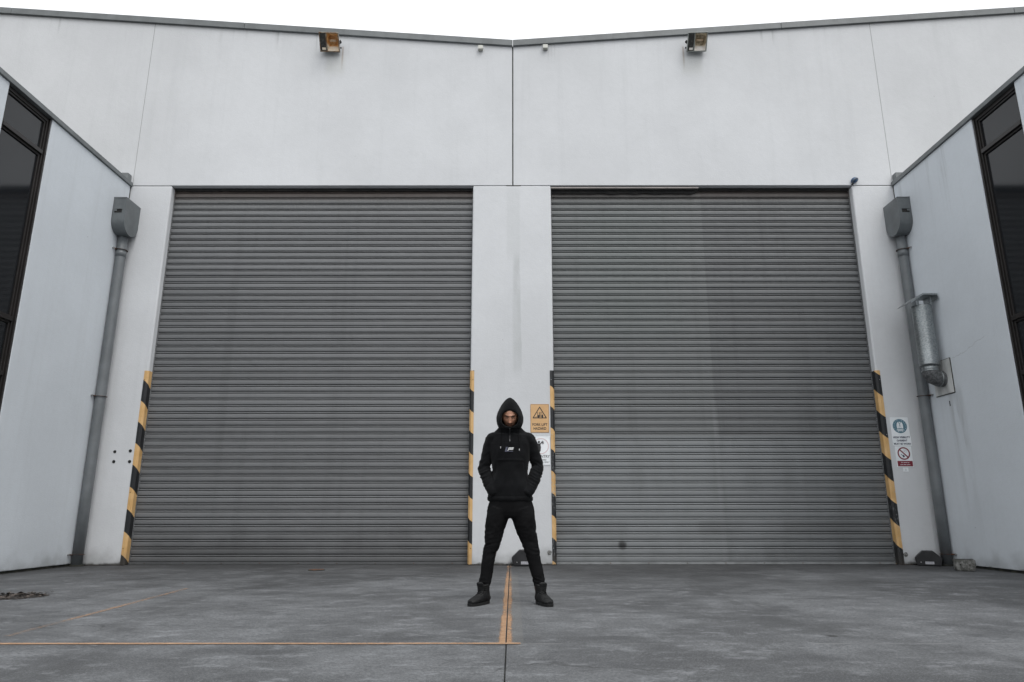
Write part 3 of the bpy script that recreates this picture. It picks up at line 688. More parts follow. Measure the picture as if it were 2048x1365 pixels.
text_mesh('lettering', 'HAZARD', .205, .044, mInk, t, .449, YF - .0003, 2.102, bold=.03, space=1.05)

# no entry notice half hidden by the person
t = thing('entry_sign', 'white no entry sign half hidden behind the person, below the forklift sign', 'sign', (.46, WY, 1.75))
x0, x1, z0, z1 = .315, .615, 1.517, 1.986
plate_obj('sign_plate', x0, x1, z0, z1, mWht, t, .018)
bm = bmesh.new()
for q in ((x0 + .012, z0 + .004, x1 - .012, z0 + .004), (x0 + .012, z1 - .004, x1 - .012, z1 - .004), (x0 + .004, z0 + .014, x0 + .004, z1 - .014), (x1 - .004, z0 + .014, x1 - .004, z1 - .014)): line(bm, *q, .003)
finish(bm, 'border', mGreyInk, t)
bm = bmesh.new(); ring_xz(bm, .462, 1.82, .112, .128, YF - .0012, YF - .0002, 48); finish(bm, 'faded_ring', mPink, t)
bm = bmesh.new()   # figure with a raised open hand
disc_xz(bm, .43, 1.885, .018, YF - .003, YF - .0015, 20)
poly(bm, [(.405, 1.862), (.452, 1.862), (.462, 1.80), (.455, 1.735), (.437, 1.735), (.43, 1.79), (.42, 1.735), (.402, 1.735), (.398, 1.80)])
poly(bm, [(.450, 1.862), (.480, 1.895), (.487, 1.888), (.458, 1.845)], YF - .0026)
for a_, b_ in (((.476, 1.888), (.492, 1.906)), ((.480, 1.886), (.505, 1.893)), ((.482, 1.882), (.512, 1.876)), ((.480, 1.878), (.510, 1.860)), ((.474, 1.876), (.496, 1.850))): line(bm, *a_, *b_, .006, YF - .0036)
finish(bm, 'figure_symbol', mInk, t)
text_mesh('lettering', 'NO ENTRY', .275, .044, mGreyInk, t, .465, YF - .0003, 1.657, bold=.02)
text_mesh('lettering', 'AUTHORISED', .165, .024, mGreyInk, t, .463, YF - .0003, 1.603, bold=.02)
text_mesh('lettering', 'PERSONNEL ONLY', .255, .024, mGreyInk, t, .468, YF - .0003, 1.566, bold=.02)

# high visibility garment notice
t = thing('safety_sign', 'white sign with blue vest roundel reading HIGH VISIBILITY GARMENT MUST BE WORN', 'sign', (6.247, WY, 2.05))
plate_obj('sign_plate', 6.100, 6.392, 1.828, 2.278, mWht, t, .012)
plate_obj('text_strip', 6.104, 6.398, 1.822, 1.985, mWht, t, .012, YF - .0025, .002)
bm = bmesh.new(); disc_xz(bm, 6.247, 2.137, .114, YF - .0012, YF - .0002, 48); finish(bm, 'roundel', mBlue, t)
bm = bmesh.new()
for k in range(16):
    a = 2 * math.pi * k / 16; 
    if abs(math.sin(a)) < .93: line(bm, 6.247 + .088 * math.cos(a), 2.137 + .088 * math.sin(a), 6.247 + .100 * math.cos(a), 2.137 + .100 * math.sin(a), .005, YF - .0022)
poly(bm, [(6.205, 2.185), (6.222, 2.205), (6.243, 2.165), (6.243, 2.150), (6.222, 2.100), (6.198, 2.100), (6.196, 2.15)], YF - .0022)
poly(bm, [(6.289, 2.185), (6.272, 2.205), (6.251, 2.165), (6.251, 2.150), (6.272, 2.100), (6.296, 2.100), (6.298, 2.15)], YF - .0022)
poly(bm, [(6.247, 2.145), (6.268, 2.104), (6.226, 2.104)], YF - .0022); poly(bm, [(6.232, 2.205), (6.262, 2.205), (6.247, 2.175)], YF - .0022)
line(bm, 6.195, 2.084, 6.299, 2.084, .012, YF - .0022); line(bm, 6.200, 2.062, 6.294, 2.062, .012, YF - .0022)
finish(bm, 'vest_symbol', mWht, t)
mNavy = M('sign_navy_ink', rough=.5, color=(0.05, 0.06, 0.10))
for s_, w_, z_ in (('HIGH VISIBILITY', .272, 1.957), ('GARMENT', .170, 1.905), ('MUST BE WORN', .272, 1.853)): text_mesh('lettering', s_, w_, .032, mNavy, t, 6.250, YF - .0029, z_, bold=.035)

# no smoking notice
t = thing('no_smoking_sign', 'white and red no smoking sign below the high visibility notice', 'sign', (6.252, WY, 1.65))
plate_obj('sign_plate', 6.122, 6.382, 1.487, 1.814, mWht, t, .006)
bm = bmesh.new(); ring_xz(bm, 6.252, 1.700, .080, .100, YF - .0012, YF - .0002, 48)
line(bm, 6.193, 1.760, 6.311, 1.640, .019, YF - .0026); finish(bm, 'red_ring', mRed, t)
bm = bmesh.new(); line(bm, 6.205, 1.690, 6.230, 1.665, .008, YF - .0014); poly(bm, [(6.228, 1.672), (6.246, 1.678), (6.262, 1.655), (6.256, 1.640), (6.232, 1.640)], YF - .0014); finish(bm, 'cigarette_symbol', mNavy, t)
bm = bmesh.new()
for q in ((6.262, 1.745, .03), (6.285, 1.735, .03)): ring_xz(bm, q[0], q[1] , q[2] * .55, q[2] * .65, YF - .0008, YF - .0002, 20)
finish(bm, 'smoke_symbol', M('thin_grey', color=(.45, .45, .47)), t)
plate_obj('red_band', 6.134, 6.374, 1.497, 1.583, mRed, t, .002, YF - .0012, .001)
for s_, w_, z_ in (('No smoking', .125, 1.557), ('past this point', .155, 1.523)): text_mesh('lettering', s_, w_, .020, mWht, t, 6.254, YF - .0016, z_, bold=.01)
t = thing('number_tag', 'tiny white paper tag with a 2 under the no smoking sign', 'tag', (6.25, WY, 1.44))
plate_obj('paper', 6.208, 6.292, 1.416, 1.478, mWht, t, .002); text_mesh('lettering', '2', .018, .026, mGreyInk, t, 6.25, YF - .0003, 1.445)

# ------------------------------------------------------------------ floodlights
mFl = metal_paint('floodlight_body', (0.30, 0.32, 0.30), .5); mGear = M('gear_cover', rough=.6); mGear.color(mGear.mix(mGear.ramp(mGear.noise(30, detail=4), .5, .7), (0.04, 0.041, 0.038), (0.12, 0.115, 0.10)))
def refl_mat(name, up0, up1, lit0, lit1):  # pale lower half: ground light reflected in the bowl, painted into the colour
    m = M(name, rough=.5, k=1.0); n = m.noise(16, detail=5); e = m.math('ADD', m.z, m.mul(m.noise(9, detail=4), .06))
    m.color(m.mix(m.ramp(e, 9.13, 9.165), m.mix(m.ramp(n, .35, .62), lit0, lit1), m.mix(m.ramp(n, .35, .62), up0, up1))); return m
mRefR = refl_mat('rusted_reflector_lit_low', (0.60, 0.26, 0.07), (0.80, 0.50, 0.22), (0.86, 0.66, 0.44), (0.90, 0.80, 0.66))
mRefW = refl_mat('clean_reflector_lit_low', (0.34, 0.27, 0.17), (0.72, 0.62, 0.46), (0.92, 0.89, 0.84), (0.86, 0.80, 0.74))
mLens = M('lamp_glass', rough=.03); mLens.b.inputs['Transmission Weight'].default_value = 1; mLens.b.inputs['IOR'].default_value = 1.25
def floodlight(cx, s, refl, rim, label):
    """s=+1: gear compartment on the left; -1 mirrored would put it right. Built face-down, then tilted."""
    t = thing('floodlight', label, 'floodlight', (cx, WY, 9.23))
    M4 = Matrix.Translation((cx, WY - .20, 9.125)) @ Matrix.Rotation(R(3 * s), 4, 'Z') @ Matrix.Rotation(R(44), 4, 'X')
    # local: x right, y up along the face (towards top/back), z outwards (down-front after tilt). face plane z=0, body behind
    def ap(bm, name, mat, par, smooth=False):
        # local (x, y, z) -> face normal pointing -Y : map (x, z_out, y_up)
        for v in bm.verts: c_ = v.co.copy(); v.co = M4 @ Vector((c_.x, -c_.z, c_.y))
        return finish(bm, name, mat, par, smooth)
    w, h = .178, .168
    gx0, gx1 = (-w + .01, -w + .115)
    rx0, rx1 = (-w + .125, w - .012)
    bm = bmesh.new()
    box(bm, -w, w, h - .018, h, -.02, .012, .003); box(bm, -w, w, -h, -h + .018, -.02, .012, .003)
    box(bm, -w, -w + .014, -h + .0185, h - .0185, -.02, .011, .003); box(bm, w - .016, w, -h + .0185, h - .0185, -.02, .011, .003)
    box(bm, gx1 + .001, gx1 + .019, -h + .0185, h - .0185, -.02, .010, .003)
    ap(bm, 'rim', rim, t)
    bm = bmesh.new()   # body shell, tapered
    a_ = [(-w, -h), (w, -h), (w, h), (-w, h)]; b_ = [(-w + .03, -h + .06), (w - .03, -h + .06), (w - .03, h - .05), (-w + .03, h - .05)]
    va = [bm.verts.new((x, y, -.021)) for x, y in a_]; vb = [bm.verts.new((x, y, -.16)) for x, y in b_]
    bm.faces.new(vb)
    for i in range(4): bm.faces.new((va[i], va[(i + 1) % 4], vb[(i + 1) % 4], vb[i]))
    ap(bm, 'housing', mFl, t)
    bm = bmesh.new(); box(bm, gx0 + .006, gx1, -h + .019, h - .019, -.018, .003, .004); ap(bm, 'gear_cover', mGear, t)
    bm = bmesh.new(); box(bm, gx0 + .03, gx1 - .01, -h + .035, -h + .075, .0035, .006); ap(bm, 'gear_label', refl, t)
    bm = bmesh.new()   # reflector: hollow tapered bowl
    A_ = [(rx0 + .012, -h + .02), (rx1, -h + .02), (rx1, h - .02), (rx0 + .012, h - .02)]
    B_ = [(rx0 + .05, -h + .12), (rx1 - .035, -h + .12), (rx1 - .035, h - .075), (rx0 + .05, h - .075)]
    va = [bm.verts.new((x, y, -.004)) for x, y in A_]; vb = [bm.verts.new((x, y, -.11)) for x, y in B_]; bm.faces.new(vb)
    for i in range(4): bm.faces.new((va[i], va[(i + 1) % 4], vb[(i + 1) % 4], vb[i]))
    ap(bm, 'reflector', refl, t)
    bm = bmesh.new(); cxl = (rx0 + rx1) / 2; tube(bm, [(cxl - .07, .02, -.075), (cxl - .05, .02, -.075), (cxl + .04, .02, -.075), (cxl + .065, .02, -.075)], [.008, .022, .022, .010], 14, True, (0, 0, 1)); ap(bm, 'lamp', M('lamp_tube', rough=.3, color=(.8, .62, .42)), t, True)
    # bracket
    sx = s
    bm = bmesh.new(); box(bm, sx * (w + .004), sx * (w + .010), -.03, .03, -.13, -.01) if sx > 0 else box(bm, sx * (w + .010), sx * (w + .004), -.03, .03, -.13, -.01)
    tube(bm, [(sx * (w + .003), 0, -.05), (sx * (w + .032), 0, -.05)], .018, 12, True, (0, 0, 1)); tube(bm, [(sx * (w + .003), -.10, -.06), (sx * (w + .022), -.10, -.06)], .016, 12, True, (0, 0, 1))
    ap(bm, 'knob', mBlack, t)
    bm = bmesh.new(); box(bm, cx - w + .05, cx + w - .05, WY - .012, WY - .002, 9.12, 9.26); box(bm, cx - .05, cx + .05, WY - .09, WY - .013, 9.20, 9.225)
    finish(bm, 'bracket', metal_paint('bracket_grey', (.34, .36, .37), .5), t)
mRimRust = M('rim_rusty', rough=.7); mRimRust.color(mRimRust.mix(mRimRust.ramp(mRimRust.noise(10, detail=5), .4, .6), (0.22, 0.12, 0.06), (0.36, 0.34, 0.28)))
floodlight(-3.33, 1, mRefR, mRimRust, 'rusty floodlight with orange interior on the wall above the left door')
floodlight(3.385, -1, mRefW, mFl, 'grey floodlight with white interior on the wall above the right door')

# small sensors near the roof joint
mCream = M('cream_plastic', rough=.5, color=(.72, .72, .66)); mUnder = M('sensor_lens', rough=.3, color=(.50, .50, .44))
for x, z, lb in ((-.577, 9.118, 'small cream sensor box under the roof edge, left of the centre joint'), (.618, 9.135, 'small cream sensor box under the roof edge, right of the centre joint')):
    t = thing('sensor_box', lb, 'sensor', (x, WY, z), 0, 'sensor boxes under the roof edge')
    bm = bmesh.new(); box(bm, x - .045, x + .045, WY - .075, WY - .001, z - .035, z + .040, .006, 2); finish(bm, 'housing', mCream, t)
    bm = bmesh.new(); box(bm, x - .038, x + .038, WY - .068, WY - .012, z - .043, z - .0355, .002); finish(bm, 'lens', mUnder, t)

# blue strobe at the right end of the lintel
t = thing('alarm_strobe', 'small blue alarm dome tilted above the top right door corner', 'alarm', (6.01, WY, 6.44))
mDome = M('blue_dome', rough=.25, color=(.035, .085, .17)); mDome.color(mDome.mix(mDome.ramp(mDome.noise(14), .4, .6), (.03, .07, .15), (.06, .12, .22)))
Rm = Matrix.Translation((6.012, WY - .035, 6.45)) @ Matrix.Rotation(R(-28), 4, 'Y') @ Matrix.Rotation(R(-25), 4, 'X')
bm = bmesh.new(); ellipsoid(bm, (0, 0, 0), (.062, .055, .050), None, 24, 14)
for v in bm.verts: v.co = Rm @ v.co
finish(bm, 'dome', mDome, t, True)
bm = bmesh.new(); tube(bm, [(0, 0, -.030), (0, 0, -.012)], [.058, .064], 24, True, (0, 1, 0))
for v in bm.verts: v.co = Rm @ v.co
finish(bm, 'base', M('strobe_base', rough=.4, color=(.08, .11, .15)), t, True)
bm = bmesh.new(); tube(bm, [(6.0, WY - .03, 6.42), (5.985, WY - .02, 6.39), (5.97, WY - .005, 6.375)], .012, 10); finish(bm, 'stem', mBlack, t, True)
bm = bmesh.new(); poly(bm, [(6.0, 6.462), (6.012, 6.484), (6.026, 6.460)], WY - .095, .004); finish(bm, 'emblem', M('emblem_pale', color=(.30, .36, .44)), t)

# ------------------------------------------------------------------ bait boxes
mBait = M('black_plastic', rough=.55); mBait.color(mBait.mix(mBait.ramp(mBait.noise(5, detail=5), .4, .7), (.010, .010, .012), (.024, .024, .027)))
def bait(cx, label, turn=0, k=1.0):
    t = thing('bait_station', label, 'bait box', (cx, 11.1, 0), 0, 'black bait boxes on the ground')
    O = [(-.175, .0), (.17, .0), (.172, .105), (.195 - .0, .125), (.072, .238), (-.075, .238), (-.20, .125), (-.19, .09)]
    O = [(-.165, .003), (.165, .003), (.172, .03), (.196, .118), (.190, .130), (.075, .236), (-.075, .236), (-.190, .130), (-.196, .118), (-.172, .03)]
    bm = bmesh.new(); prism_xz(bm, [(cx + x, z) for x, z in O], 11.03, 11.255, .008, 2); finish(bm, 'body', mBait, t)
    bm = bmesh.new(); prism_xz(bm, [(cx + x * .86, .015 + (z - .003) * .9) for x, z in O], 11.024, 11.0295, 0); finish(bm, 'lid', mBait, t)
    bm = bmesh.new(); tube(bm, [(cx - .115, 11.023, .06), (cx - .115, 11.012, .06)], .008, 10); finish(bm, 'lock', mZinc, t)
    bm = bmesh.new(); box(bm, cx - .055, cx + .070, 11.0215, 11.0235, .030, .070); finish(bm, 'label_sticker', M('sticker', rough=.5, color=(.52, .52, .55)), t)
    text_mesh('lettering', 'BAIT', .05, .018, mGreyInk, t, cx + .015, 11.021, .050) if False else None
    bm = bmesh.new()
    for a_, b_ in ((-.045, -.02), (-.012, .012), (.020, .055)): box(bm, cx + a_, cx + b_, 11.0205, 11.0213, .046, .056)
    finish(bm, 'print', M('sticker_print', color=(.33, .33, .38)), t)
    t.rotation_euler.z = turn; t.scale = (k, k, k)
bait(.188, 'black angular bait box partly hidden behind the person\'s right-hand leg')
bait(6.315, 'black angular bait box beside the concrete block in the right corner', R(-27), .93)

# capped hole marks low on the piers
mStain = M('filler_patch', rough=.9); mStain.color(mStain.mix(mStain.ramp(mStain.noise(40, detail=4), .45, .55), (.13, .13, .125), (.32, .32, .31)))
for x, z, lb in ((.575, .185, 'small round filled hole low on the central pier by the striped guard'), (6.075, .155, 'small round filled hole low on the right pier left of the bait box')):
    bm = bmesh.new(); P = [(x + .034 * (1 + .2 * noise.noise(Vector((math.cos(a) * 2, math.sin(a) * 2, x)))) * math.cos(a), z + .036 * (1 + .2 * noise.noise(Vector((math.cos(a) * 2, math.sin(a) * 2, x)))) * math.sin(a)) for a in [2 * math.pi * k / 24 for k in range(24)]]
    prism_xz(bm, P, WY - .003, WY + .002); o = finish(bm, 'filled_hole', mStain); tag(o, lb, 'wall patch', 'filled holes low on the piers')

# concrete block against the right wall
mBrk = M('rough_block', rough=.95); cb = mBrk.mix(mBrk.ramp(mBrk.noise(8, detail=6, rough=.7), .42, .6), (.11, .11, .10), (.30, .30, .285))
cb = mBrk.mix(mBrk.ramp(mBrk.z, .135, .165), cb, (.035, .037, .035)); mBrk.color(cb).bump(mBrk.noise(45, detail=5), .006)
t = thing('concrete_block', 'rough broken concrete block standing against the right wall', 'concrete block', (6.36, 10.1, 0), R(4))
bm = bmesh.new(); box(bm, -.155, .155, -.10, .10, .0, .17, .02, 3)
bmesh.ops.subdivide_edges(bm, edges=bm.edges[:], cuts=3, use_grid_fill=True)
for v in bm.verts:
    sc_ = 1 - .12 * max(0, (.08 - v.co.z) / .08); v.co.x *= sc_
    v.co += Vector((noise.noise(v.co * 14), noise.noise(v.co * 14 + Vector((9, 0, 0))), noise.noise(v.co * 11 + Vector((0, 7, 0))) * .7)) * .010
    v.co.z = max(v.co.z, 0)
for v in bm.verts: v.co = Matrix.Translation((6.23, 10.1, 0.001)) @ Matrix.Rotation(R(-22), 4, 'Z') @ Matrix.Diagonal((.80, .8, .92, 1)) @ v.co
finish(bm, 'block', mBrk, t, True)
bm = bmesh.new()
for hx in (-.06, .05):
    p_ = Matrix.Translation((6.23, 10.1, 0)) @ Matrix.Rotation(R(-22), 4, 'Z'); tube(bm, [p_ @ Vector((hx, -.084, .085)), p_ @ Vector((hx, -.04, .085))], .010, 10)
finish(bm, 'core_hole', mSeal, t)

# ------------------------------------------------------------------ exhaust pipe on the right wall
t = thing('exhaust_pipe', 'galvanised exhaust pipe with elbow and rain cap on the right wall', 'exhaust pipe', (6.5, 10.66, 3.6))
AX, AY = 6.50, 10.66; r0 = .145
bm = bmesh.new(); tube(bm, [(AX, AY, z) for z in (3.00, 3.02, 3.5, 3.94, 3.96)], [r0 + .003, r0, r0, r0, r0 + .003], 40, True, (0, 1, 0)); finish(bm, 'sleeve', mGalv, t, True)
bm = bmesh.new(); tube(bm, [(AX, AY, z) for z in (2.89, 2.95, 3.01)], .118, 32, True, (0, 1, 0)); finish(bm, 'inner_pipe', mGalv, t, True)
bm = bmesh.new(); tube(bm, [(AX, AY, 2.915), (AX + .002, AY, 2.885), (AX + .040, AY, 2.825), (AX + .10, AY, 2.795), (CXW - .004, AY, 2.79)], [.125, .127, .125, .122, .120], 32, True, (0, 1, 0))
mElb = M('dull_galvanised', rough=.7, metal=.3); mElb.color(mElb.mix(mElb.ramp(mElb.noise(40, detail=4), .4, .6), (.10, .105, .108), (.19, .195, .20)))
finish(bm, 'elbow', mElb, t)
bm = bmesh.new(); tube(bm, [(AX, AY, 2.905), (AX, AY, 2.925)], .129, 32, True, (0, 1, 0)); tube(bm, [(AX + .105, AY, 2.795), (AX + .12, AY, 2.794)], .127, 32, True, (0, 1, 0)); finish(bm, 'seam_band', mGalv, t, True)
mPl = M('plate_paint', rough=.6); mPl.color(mPl.mix(mPl.ramp(mPl.noise(6, sc=(1, 1, .4), detail=5), .35, .7), (.50, .51, .50), (.78, .79, .78)))
bm = bmesh.new(); box(bm, CXW - .018, CXW - .001, 10.44, 10.90, 2.55, 3.075, .002); finish(bm, 'backing_plate', mPl, t)
bm = bmesh.new()
for q in ((10.432, 10.439, 2.545, 3.08), (10.901, 10.908, 2.545, 3.08)): box(bm, CXW - .012, CXW - .001, *q)
for q in ((10.44, 10.90, 2.541, 2.549), (10.44, 10.90, 3.076, 3.083)): box(bm, CXW - .012, CXW - .001, *q)
finish(bm, 'seal_bead', mSeal, t)
# rain cap: bent sheet on stays
bm = bmesh.new()
cs = [(AX - .27, 3.975), (AX - .06, 4.115), (AX + .16, 4.115), (AX + .165, 4.03)]
y0, y1, th = AY - .19, AY + .19, .008
for (xa, za), (xb, zb) in zip(cs, cs[1:]):
    d = Vector((xb - xa, 0, zb - za)).normalized(); nrm = Vector((-d.z, 0, d.x)) * th
    v = [bm.verts.new(p) for p in ((xa, y0, za), (xb, y0, zb), (xb, y1, zb), (xa, y1, za))] + [bm.verts.new(Vector(p) + nrm) for p in ((xa, y0, za), (xb, y0, zb), (xb, y1, zb), (xa, y1, za))]
    for f_ in ((0, 1, 2, 3), (7, 6, 5, 4), (0, 4, 5, 1), (1, 5, 6, 2), (2, 6, 7, 3), (3, 7, 4, 0)): bm.faces.new([v[i] for i in f_])
finish(bm, 'rain_cap', mGalv, t)
bm = bmesh.new()
for q in ((AX - .275, AX + .17),): # front lip turned down
    prism_xz(bm, [(AX - .272, 3.955), (AX - .062, 4.095), (AX + .166, 4.095), (AX + .166, 4.122), (AX - .062, 4.122), (AX - .272, 3.982)], AY - .196, AY - .1905)
finish(bm, 'cap_lip', mGalv, t)
for xo in (-.10, .10):
    bm = bmesh.new(); box(bm, AX + xo - .014, AX + xo + .014, AY - .10, AY - .096, 3.93, 4.105 if xo > 0 else 4.085); finish(bm, 'stay', mGalv, t)
bm = bmesh.new(); tube(bm, [(AX, AY, 3.955), (AX, AY, 3.958)], .12, 24, True, (0, 1, 0)); finish(bm, 'dark_bore', mBlack, t)
# old fixing mark under the plate
bm = bmesh.new(); box(bm, CXW - .004, CXW + .001, 10.60, 10.615, 2.36, 2.44); o = finish(bm, 'wall_slot', mBlack); tag(o, 'tiny dark slot in the right wall below the exhaust plate', 'wall mark')

# ------------------------------------------------------------------ person
def remesh(bm, voxel, smooth_it=4, name='shape'):
    me = bpy.data.meshes.new(name); bmesh.ops.recalc_face_normals(bm, faces=bm.faces); bm.to_mesh(me); bm.free()
    o = bpy.data.objects.new(name, me); COL.objects.link(o)
    md = o.modifiers.new('r', 'REMESH'); md.mode = 'VOXEL'; md.voxel_size = voxel; md.adaptivity = 0
    if smooth_it: ms = o.modifiers.new('s', 'SMOOTH'); ms.iterations = smooth_it; ms.factor = .5
    dg = bpy.context.evaluated_depsgraph_get(); dg.update()
    out = bpy.data.meshes.new_from_object(o.evaluated_get(dg)); bpy.data.objects.remove(o); bpy.data.meshes.remove(me)
    out.name = name
    for p in out.polygons: p.use_smooth = True
    return out
def nz(p, s, o=0.0): return noise.noise(Vector((p.x * s[0] + o, p.y * s[1], p.z * s[2])))
PY = 6.50
person = thing('person', 'person in black hooded anorak, joggers and boots, hands in pockets, head bowed', 'person', (-.02, PY - .05, 0))

mSkin = M('skin', rough=.5); mSkin.b.inputs['Subsurface Weight'].default_value = .08; mSkin.b.inputs['Subsurface Radius'].default_value = (.01, .004, .002)
HC = Vector((-.019, 6.438, 1.636)); HT = Matrix.Rotation(R(17), 3, 'X')     # head centre and forward tilt
# head-local coordinates in the shader: p' = R^-1 (p - c)
vm = mSkin.n('ShaderNodeMapping'); vm.vector_type = 'POINT'; sub = mSkin.n('ShaderNodeVectorMath', operation='SUBTRACT'); mSkin.t.links.new(mSkin.pos, sub.inputs[0]); sub.inputs[1].default_value = HC
vm.inputs['Rotation'].default_value = (R(-17), 0, 0); mSkin.t.links.new(sub.outputs[0], vm.inputs[0])
q = mSkin.n('ShaderNodeSeparateXYZ'); mSkin.t.links.new(vm.outputs[0], q.inputs[0]); hx, hy, hz = q.outputs
ax = mSkin.math('ABSOLUTE', hx)
sc = mSkin.mix(mSkin.ramp(mSkin.noise(60, detail=4), .3, .7), (.47, .235, .150), (.58, .300, .195))
lip = mSkin.mul(mSkin.band(hz, -.074, -.060, .003), mSkin.ramp(ax, .026, .020))
beard = mSkin.ramp(mSkin.math('ADD', mSkin.math('ADD', hz, mSkin.mul(ax, -.45)), mSkin.mul(mSkin.noise(70), .02)), -.070, -.088)
must = mSkin.mul(mSkin.band(hz, -.060, -.050, .003), mSkin.ramp(ax, .030, .024))
sc = mSkin.mix(mSkin.mul(beard, .9), sc, (.02, .014, .011)); sc = mSkin.mix(mSkin.mul(must, .6), sc, (.04, .025, .018))
sc = mSkin.mix(mSkin.mul(lip, .6), sc, (.26, .10, .085))
lash = mSkin.mul(mSkin.band(mSkin.math('ADD', hz, mSkin.mul(mSkin.mul(mSkin.math('SUBTRACT', ax, .030), mSkin.math('SUBTRACT', ax, .030)), -7.0)), -.0125, -.0085, .0015), mSkin.band(ax, .017, .045, .003))
sc = mSkin.mix(mSkin.mul(lash, .9), sc, (.01, .008, .007))
sock = mSkin.mul(mSkin.band(hz, -.004, .012, .006), mSkin.band(ax, .014, .046, .006)); sc = mSkin.mix(mSkin.mul(sock, .45), sc, (.14, .062, .04))  # eye-socket shade painted into the skin colour
mSkin.color(sc)

# full body, one continuous surface (mostly covered by clothes)
bm = bmesh.new()
def limb(pts, rads, seg=18): tube(bm, pts, rads, seg, True)
limb([(-.018, PY, .76), (-.018, PY, .84), (-.018, PY, .95), (-.018, PY, 1.10), (-.018, PY, 1.28), (-.018, PY + .005, 1.40), (-.018, PY + .01, 1.47), (-.018, PY, 1.51)],
     [(.14, .09), (.16, .10), (.15, .095), (.135, .095), (.155, .10), (.17, .10), (.13, .08), (.07, .06)], 32)
limb([(-.018, PY + .01, 1.45), (-.02, PY - .01, 1.53), (-.02, PY - .025, 1.60)], [.062, .056, .056])
arms = []
for s, sh, el, wr, hd in ((-1, (-.195, PY + .01, 1.44), (-.258, PY + .035, 1.175), (-.195, PY - .050, .985), (-.150, PY - .078, .925)),
                          (1, (.165, PY + .01, 1.44), (.240, PY + .035, 1.18), (.175, PY - .055, .99), (.128, PY - .085, .93))):
    arms.append((s, sh, el, wr, hd))
    wr = (wr[0] * .93, PY - .015, wr[2]); hd = (hd[0] * .85, PY - .035, hd[2])
    limb([sh, tuple((Vector(sh) + Vector(el)) / 2), el], [.052, .044, .038]); limb([el, tuple((Vector(el) * .6 + Vector(wr) * .4)), wr], [.038, .037, .026])
    Wv, Hv = Vector(wr), Vector(hd); d = (Hv - Wv).normalized(); side = Vector((-s, 0, 0)); side = (side - d * side.dot(d)).normalized(); up = d.cross(side)
    limb([Wv, Wv + d * .03, Wv + d * .085], [(.027, .020), (.034, .016), (.040, .014)], 16)
    for k, (off, L) in enumerate(((-.028, .070), (-.009, .080), (.010, .075), (.028, .060))):
        b0 = Wv + d * .075 + up * off; m1 = b0 + d * L * .5 + side * .006; m2 = b0 + d * L + side * .020
        limb([b0, m1, m2], [.0095, .0088, .0075], 10)
    b0 = Wv + d * .03 + up * (-.030); limb([b0, b0 + d * .035 + up * -.018, b0 + d * .062 + up * -.022 + side * .008], [.012, .010, .0085], 10)
legs = [(-1, (-.115, PY, .80), (-.150, PY - .01, .63), (-.180, PY - .005, .46), (-.222, PY - .0, .27), (-.242, PY - .01, .10)),
        (1, (.085, PY, .80), (.122, PY - .01, .63), (.166, PY - .005, .46), (.215, PY - .0, .27), (.236, PY - .01, .10))]
for s, *P in legs: limb(P, [.075, .068, .050, .044, .034])
for s, a in ((-1, R(-29)), (1, R(21))):     # bare feet inside the boots
    c = Vector((-.242 if s < 0 else .236, PY - .01, 0)); dv = Vector((math.sin(a), -math.cos(a), 0))
    limb([c - dv * .04 + Vector((0, 0, .05)), c + dv * .02 + Vector((0, 0, .055)), c + dv * .12 + Vector((0, 0, .04)), c + dv * .19 + Vector((0, 0, .032))], [.028, .034, .030, .018])
# head
hb = bmesh.new(); bmesh.ops.create_uvsphere(hb, u_segments=96, v_segments=64, radius=1)
g = lambda v, s_: math.exp(-(v / s_) ** 2)
for v in hb.verts:
    x, y, z = v.co
    X, Y, Z = x * .074, y * .094, z * .115
    if z < 0: X *= 1 - .30 * (-z) ** 1.6; Y = Y * (1 - .12 * (-z)) if y > 0 else Y * (1 - .04 * (-z))
    if y < 0:
        f_ = 0
        if -.052 < Z < .012: tt = (.012 - Z) / .064; f_ += .024 * tt ** 1.2 * g(X, .010 + .005 * tt)
        f_ += .008 * g(X, .017) * g(Z + .046, .009)
        f_ -= .013 * (g(X - .031, .015) + g(X + .031, .015)) * g(Z + .001, .012)
        f_ += .0045 * (g(X - .031, .011) + g(X + .031, .011)) * g(Z + .006, .008)
        f_ += .008 * g(Z - .017, .008) * g(X, .050)
        f_ += .007 * g(X, .022) * g(Z + .063, .005) + .007 * g(X, .020) * g(Z + .073, .005) - .003 * g(X, .024) * g(Z + .068, .0025)
        f_ += .009 * g(X, .022) * g(Z + .099, .014)
        f_ += .004 * (g(X - .045, .016) + g(X + .045, .016)) * g(Z + .030, .016)
        Y -= f_ * min(1, -y * 1.6)
    v.co = HC + HT @ Vector((X, Y, Z))
for s in (-1, 1):
    ellipsoid(hb, HC + HT @ Vector((s * .076, .012, -.012)), (.010, .018, .032), HT.to_4x4() @ Matrix.Rotation(R(s * 15), 4, 'Z'), 12, 8)
merge(bm, hb)
body = link('body', remesh(bm, .0042, 2, 'body'), mSkin, person)
# eyebrows
mHair = M('dark_hair', rough=.8, color=(.012, .009, .008))
bvB = BVHTree.FromPolygons([v.co.copy() for v in body.data.vertices], [tuple(p.vertices) for p in body.data.polygons])
def on_face(X, Z, out=.001):
    o_ = HC + HT @ Vector((X, -.25, Z)); d_ = HT @ Vector((0, 1, 0)); h_ = bvB.ray_cast(o_, d_)
    return (h_[0] - d_ * out) if h_[0] else HC + HT @ Vector((X, -.09, Z))
for s in (-1, 1):
    bm = bmesh.new(); P = [on_face(s * (.013 + .036 * k / 6), .0095 + .0085 * math.sin(math.pi * .62 * (k / 6))) for k in range(7)]
    tube(bm, P, [.0034, .0044, .0046, .0044, .004, .0032, .0016], 8); finish(bm, 'eyebrow', mHair, person, True)

